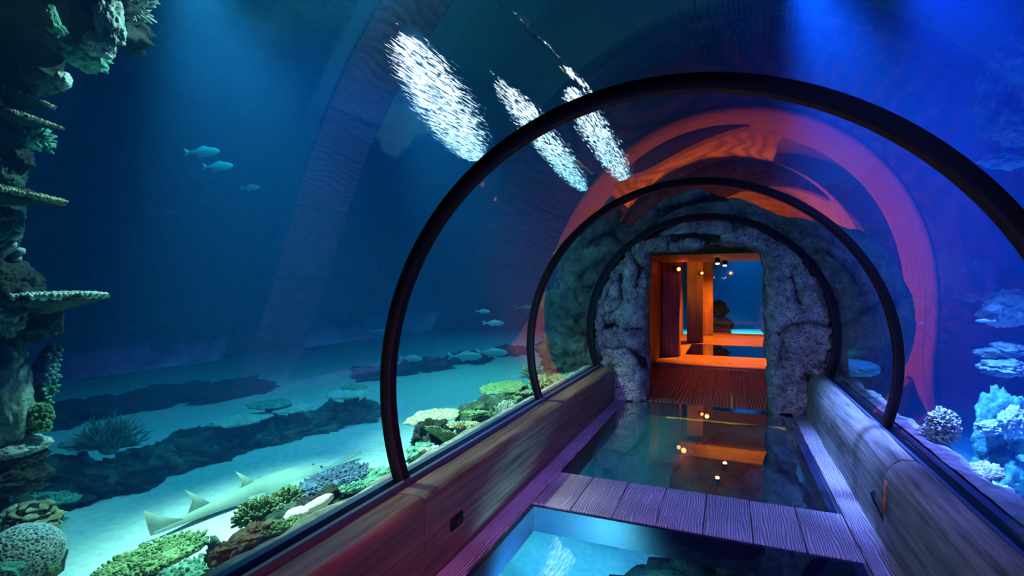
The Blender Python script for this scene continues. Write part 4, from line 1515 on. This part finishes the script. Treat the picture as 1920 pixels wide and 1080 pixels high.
shelf(42, 190, 68, 'upper ruffled shelf coral on the reef column', M_OCHRE, 211, 0.25, D0, 0.14, 0.035, 170, 0.020)
shelf(48, 226, 104, 'lower ruffled shelf coral with a pointed tip on the reef column', M_OCHRE, 212, 0.32, D0, 0.15, 0.03, 200, 0.020, 0.25)
bush_coral(cl(58, 262, 2.9), (0.09, 0.09, 0.08), 'bushy blue green coral below the ruffled shelf corals', M_TEAL, 213, 130, 0.05, 0.010, up=-0.5)
cblob(10, 265, 50, 90, 'pitted dark rock beside the bushy blue green coral', M_REEF, 214, D0)
shelf(22, 372, 150, 'big dark shelf coral with a pale crusty upper edge, pointing right', M_OCHRE, 215, 0.22, D0 - 0.1, 0.20, 0.05, 420, 0.026, 0.35)
for k, (px, py, lab) in enumerate(((18, 436, 'short club coral on the column, topmost of its cluster'), (27, 444, 'club coral pointing right in the cluster below the big dark shelf'),
                                   (17, 462, 'round headed club coral in the middle of the cluster'), (33, 474, 'club coral pointing up and right at the bottom of the cluster'), (26, 487, 'lowest pale club coral of the cluster above the dark ledge'))):
    p = cl(px, py, D0 - 0.1)
    q = MB()
    dirv = Vector((math.cos(YAW), math.sin(YAW), 0.5))
    q.tube([-dirv * 0.10, -dirv * 0.02, dirv * 0.02, dirv * 0.035], [0.010, 0.014, 0.021, 0.008], 12)
    o = q.build('club_coral', M_PALE, None, True)
    o.location = p
    tag(o, lab, 'coral', 'club corals on the reef column')
cblob(2, 535, 115, 110, 'smooth dark ledge rock below the club corals', M_DARKREEF, 216, D0 - 0.1, amp=0.2, rot=0.2)
cblob(45, 560, 30, 60, 'crusty edge rock behind the dark ledge rock', M_CRUST, 217, D0, fine=0.14)
shelf(112, 566, 148, 'knobbly topped shelf coral reaching farthest right from the reef column', M_PALE, 218, -0.02, D0 - 0.05, 0.17, 0.04, 420, 0.036, 0.40)
cblob(55, 600, 100, 80, 'dark tapering underside rock of the farthest reaching shelf coral', M_DARKREEF, 219, D0, rot=0.3, amp=0.2)
cblob(20, 595, 50, 70, 'blue crusty rock left of the farthest reaching shelf coral', M_CRUST, 220, D0 - 0.12, fine=0.16)
shelf(78, 631, 42, 'small thin shelf coral under the farthest reaching one', M_OCHRE, 221, -0.1, D0, 0.08, 0.015, 90, 0.016, 0.12)
cblob(12, 640, 60, 120, 'dark rock joining the shelf corals to the column', M_DARKREEF, 222, D0 + 0.05)
cblob(35, 672, 14, 70, 'thin crusty spur standing on the blue crusty pillar', M_CRUST, 223, D0 - 0.1, fine=0.16)
cblob(14, 745, 72, 190, 'blue grey crusty pillar at the left edge', M_CRUST, 224, D0 - 0.15, amp=0.22, fine=0.10)
# leaning vase coral
t = empty('vase_coral', cl(68, 735, D0), 'leaning dark green vase coral with a crusty lit right edge', 'coral')
t.rotation_euler = (0, 0.28, VIEW)
v, f = ICO[5]
mesh('blade', [(p.x * sz(25) * (1 - 0.35 * p.z) * (1 + 0.15 * noise.noise(p * 3)), p.y * 0.05, p.z * sz(92)) for p in v], f, M_DARKREEF, t, True, False)
q = MB()
r = random.Random(5)
for i in range(150):
    z = r.uniform(-0.95, 0.98)
    x = math.sqrt(max(0, 1 - z * z)) * sz(25) * (1 - 0.35 * z)
    q.finger((x * 0.85, r.uniform(-0.035, 0.035), z * sz(92)), (1, r.uniform(-0.8, 0.8), r.uniform(-0.2, 0.9)), r.uniform(0.012, 0.035), 0.009, 0.007, 6)
q.build('crust', M_TEAL, t, True)
bush_coral(cl(74, 785, D0 - 0.08), (0.06, 0.05, 0.09), 'bright green knobbly coral at the foot of the vase coral', M_GREEN, 226, 150, 0.022, 0.010, up=-0.9, core=0.85)
# layered ledges
cblob(22, 838, 105, 40, 'pale rounded cap rock above the layered dark ledges', M_CRUST, 227, D0 - 0.1, amp=0.2, fine=0.08)
cblob(18, 862, 108, 52, 'upper dark ledge rock with a pale lip below the cap rock', M_DARKREEF, 228, D0 - 0.1, amp=0.2)
cblob(14, 896, 116, 60, 'lower dark ledge rock jutting over the lettuce coral', M_DARKREEF, 229, D0 - 0.12, amp=0.2)
cblob(2, 965, 34, 130, 'green grey rock stem below the lower dark ledge', M_REEF, 230, D0 - 0.1)
lettuce_coral(cl(62, 972, D0 - 0.2), (sz(38), 0.10, sz(32)), 'yellowish layered lettuce coral above the brain coral', M_OCHRE, 231, 7, VIEW, 0.15)
cblob(20, 975, 60, 60, 'blue grey rock left of the lettuce coral', M_CRUST, 232, D0 - 0.18)
brain_coral(cl(44, 1040, D0 - 0.35), (sz(52), sz(50), sz(46)), 'round brain coral with a honeycomb skin at the bottom left corner')
cblob(92, 1068, 34, 34, 'small bright green coral mound right of the brain coral', M_GREEN, 233, D0 - 0.35, 'mound_coral', 'coral', amp=0.15)
cblob(14, 1072, 50, 30, 'crusty green coral in front of the brain coral', M_TEAL, 234, D0 - 0.55, 'crust_coral', 'coral', fine=0.12)
cblob(-60, 1060, 260, 200, 'reef base rock below the brain coral', M_DARKREEF, 235, D0 + 0.1)


# ------------------------------------------------------------------ reef around the stone doorway, seen through the acrylic
r = random.Random(12)
LABS = ['left side near the sand', 'left side at shoulder height', 'left haunch', 'upper left', 'left of the crown', 'crown', 'right of the crown', 'upper right', 'right haunch', 'right side']
for i, (lab, a) in enumerate(zip(LABS, (192, 172, 150, 130, 112, 92, 72, 52, 30, 8))):
    a = math.radians(a)
    rr = RAD + 0.36
    c = (UC + rr * math.cos(a), 6.99, ZC + rr * math.sin(a))
    tag(rock('doorway_reef', c, (0.42, 0.21, 0.33), M_REEF if i not in (3, 4, 5, 7) else M_DARKREEF, 0.45, 1.6, 5, 300 + i, ridge=0.08, fine=0.07),
        'rough reef rock packed around the outside of the doorway, ' + lab, 'rock', 'reef rocks around the doorway')
tag(rock('reef_boulder', at_d(1082, 600, 8.6), (0.42, 0.45, 0.76), M_DARKREEF, 0.35, 1.5, 6, 320, ridge=0.08, fine=0.07), 'tall reef boulder left of the doorway behind the second hoop', 'rock')
q = MB()
for k in range(26):
    z = -0.35 + 1.35 * k / 25 + r.uniform(-0.02, 0.02)
    q.finger((r.uniform(-0.03, 0.03), 0.05, z), (r.uniform(-0.6, 0.6), -1, 0.5), r.uniform(0.08, 0.14), 0.045, 0.035, 7)
o = q.build('pale_coral_streak', M_PALE, None, True)
o.location = at_d(1090, 650, 8.1)
tag(o, 'pale vertical streak of coral on the tall reef boulder by the doorway', 'coral')


# ------------------------------------------------------------------ right tank
bush_coral(at_u(1768, 800, 1.29), (0.085, 0.07, 0.13), 'upright frosty branching coral on the right ledge behind the glass, main lobe', M_PALE, 401, 330, 0.035, 0.009, up=-0.9, name='branching_coral', forks=1)
bush_coral(at_u(1738, 815, 1.25), (0.04, 0.05, 0.07), 'small side lobe left of the upright frosty coral on the right ledge', M_PALE, 402, 120, 0.03, 0.008, up=-0.9, name='branching_coral', forks=1)
table_coral(at_u(1852, 886, 1.36), 0.115, 0.07, AX - 0.3, 'small frosty plate coral on the right ledge near the frame edge', M_PALE, 403, 0.06, 0.02, (0.0, -0.1), None, 0.01, None, 190, 0.022)
for i, (px, py, d, w, h, lab, mat) in enumerate((
        (1885, 815, 4.4, 90, 150, 'tall lit coral rock at the right edge of the view', M_TEAL),
        (1900, 905, 4.3, 110, 120, 'lit coral rock base at the right edge below the tall one', M_TEAL),
        (1858, 802, 4.25, 44, 24, 'leaf shaped coral jutting left from the tall lit coral rock', M_PALE),
        (1900, 790, 4.1, 40, 50, 'pale coral lobe on the tall lit coral rock', M_PALE),
        (1875, 930, 4.1, 40, 40, 'pale green coral mound at the foot of the lit coral rock', M_PALE),
        (1892, 578, 4.8, 84, 62, 'round coral head hanging at the right edge of the view', M_PALE),
        (1893, 655, 4.8, 60, 24, 'flat coral plate below the round coral head, the upper one', M_PALE),
        (1885, 690, 4.7, 70, 28, 'flat coral plate below the round coral head, the lower one', M_PALE),
        (1850, 662, 4.9, 36, 16, 'small coral leaf left of the flat coral plates', M_PALE),
        (1845, 588, 4.9, 24, 14, 'small coral lump left of the round coral head', M_PALE),
        (1822, 558, 5.0, 24, 14, 'small blue coral lump up and left of the round coral head', M_PALE),
        (1900, 120, 4.4, 70, 90, 'ragged pale rock crag at the top of the right edge', M_CRUST),
        (1872, 190, 4.5, 70, 120, 'ragged rock crag below the topmost one on the right edge', M_CRUST),
        (1905, 240, 4.3, 60, 70, 'jutting pale rock spur on the right edge crag', M_CRUST),
        (1890, 300, 4.4, 80, 30, 'lowest pale rock lip of the right edge crag', M_CRUST),
        (1935, 250, 4.9, 120, 330, 'dark reef rock mass behind the crags on the right edge', M_DARKREEF),
        (1940, 660, 5.1, 110, 360, 'dark reef rock mass behind the coral heads on the right edge', M_DARKREEF))):
    cblob(px, py, w, h, lab, mat, 410 + i, d, 'reef_rock' if 'rock' in lab else 'lump_coral', 'rock' if 'rock' in lab else 'coral', amp=0.4, fine=0.10, ridge=0.08, dep=sz(w / 2, d) * 0.8)
# low far rock with a lit rim behind the right glass
for i, (px, py, d, w, h, lab) in enumerate(((1650, 545, 9.5, 150, 170, 'big dark far rock behind the right glass beside the doorway'), (1790, 575, 8.0, 130, 180, 'big dark far rock behind the right glass past the second hoop'))):
    cblob(px, py, w, h, lab, M_DARKREEF, 440 + i, d, 'far_rock', 'rock', amp=0.35, fine=0.06)

# dark coral seen as an outline through the far window
for i, (px, py, w, h, lab) in enumerate(((1350, 612, 44, 36, 'dark coral mound in the lower left corner of the far window'), (1346, 580, 34, 30, 'dark coral knob above the mound at the left of the far window'))):
    cblob(px, py, w, h, lab, M_DARKREEF, 450 + i, 17.6, 'lump_coral', 'coral', amp=0.35, fine=0.12, dep=0.25)
# rocks below the glass floor
for i, (x, y, z, r, lab) in enumerate(((0.15, 3.5, -1.15, 0.95, 'dark rock below the nearest glass floor panel'), (0.35, 5.4, -1.25, 0.7, 'dark rock below the glass floor panel by the doorway, near half'), (0.1, 6.9, -1.25, 0.7, 'dark rock below the glass floor panel by the doorway, far half'))):
    tag(rock('sunken_rock', (x, y, z), (r, r * 1.2, 0.8), M_DARKREEF, 0.3, 1.5, 5, 460 + i, ridge=0.08), lab, 'rock', 'rocks below the walkway')

c = at_d(1602, 690, 8.6)
tag(rock('sand_mound', c, (0.34, 0.42, 0.13), M_SAND, 0.15, 1.4, 5, 470), 'small brightly lit white sand mound behind the right glass beside the doorway', 'mound')

# more corals packed on the rocks between the hoops
for i, (px, py, u, a, b, mat, lab, fg) in enumerate((
        (868, 800, -2.05, 0.20, 0.10, M_OCHRE, 'small ochre plate coral between the cream table coral and the large dark green rock', 120),
        (905, 764, -2.35, 0.26, 0.12, M_TEAL, 'teal plate coral on top of the large dark green rock', 150),
        (890, 778, -2.12, 0.18, 0.09, M_GREEN, 'small green plate coral on the face of the large dark green rock', 110),
        (985, 738, -2.20, 0.30, 0.11, M_OCHRE, 'ochre plate coral right of the round green table coral', 130),
        (1015, 738, -2.02, 0.26, 0.08, M_TEAL, 'teal plate coral hugging the gravel at the second hoop foot', 110),
        (1050, 690, -2.45, 0.40, 0.16, M_TEAL, 'teal plate coral left of the farthest cream table coral', 120),
        (1095, 690, -2.05, 0.40, 0.12, M_GREEN, 'green plate coral on the last stretch of gravel before the doorway', 120),
        (805, 846, -1.98, 0.10, 0.06, M_PALE, 'pale little plate coral beside the small teal rock past the nearest hoop', 70),
        (520, 995, -1.93, 0.12, 0.05, M_GREEN, 'low green coral crust on the gravel beside the near channel', 110),
        (670, 918, -1.98, 0.14, 0.05, M_TEAL, 'low teal coral crust on the gravel left of the nearest hoop foot', 110))):
    table_coral(at_u(px, py, u), a, b, AX, lab, mat, 500 + i, 0.06, 0.025, (0.0, 0.15), None, 0.015, None, fg, 0.028, 0.0, 0.2)

cblob(8, 330, 60, 80, 'crusty rock lobe between the bushy coral and the big dark shelf coral', M_REEF, 520, D0, fine=0.16)
cblob(8, 412, 56, 44, 'crusty dark rock lobe right under the big dark shelf coral', M_REEF, 521, D0, fine=0.16)
cblob(40, 300, 34, 40, 'small dark crusty bump right of the crusty rock lobe on the column', M_DARKREEF, 522, D0, fine=0.16)
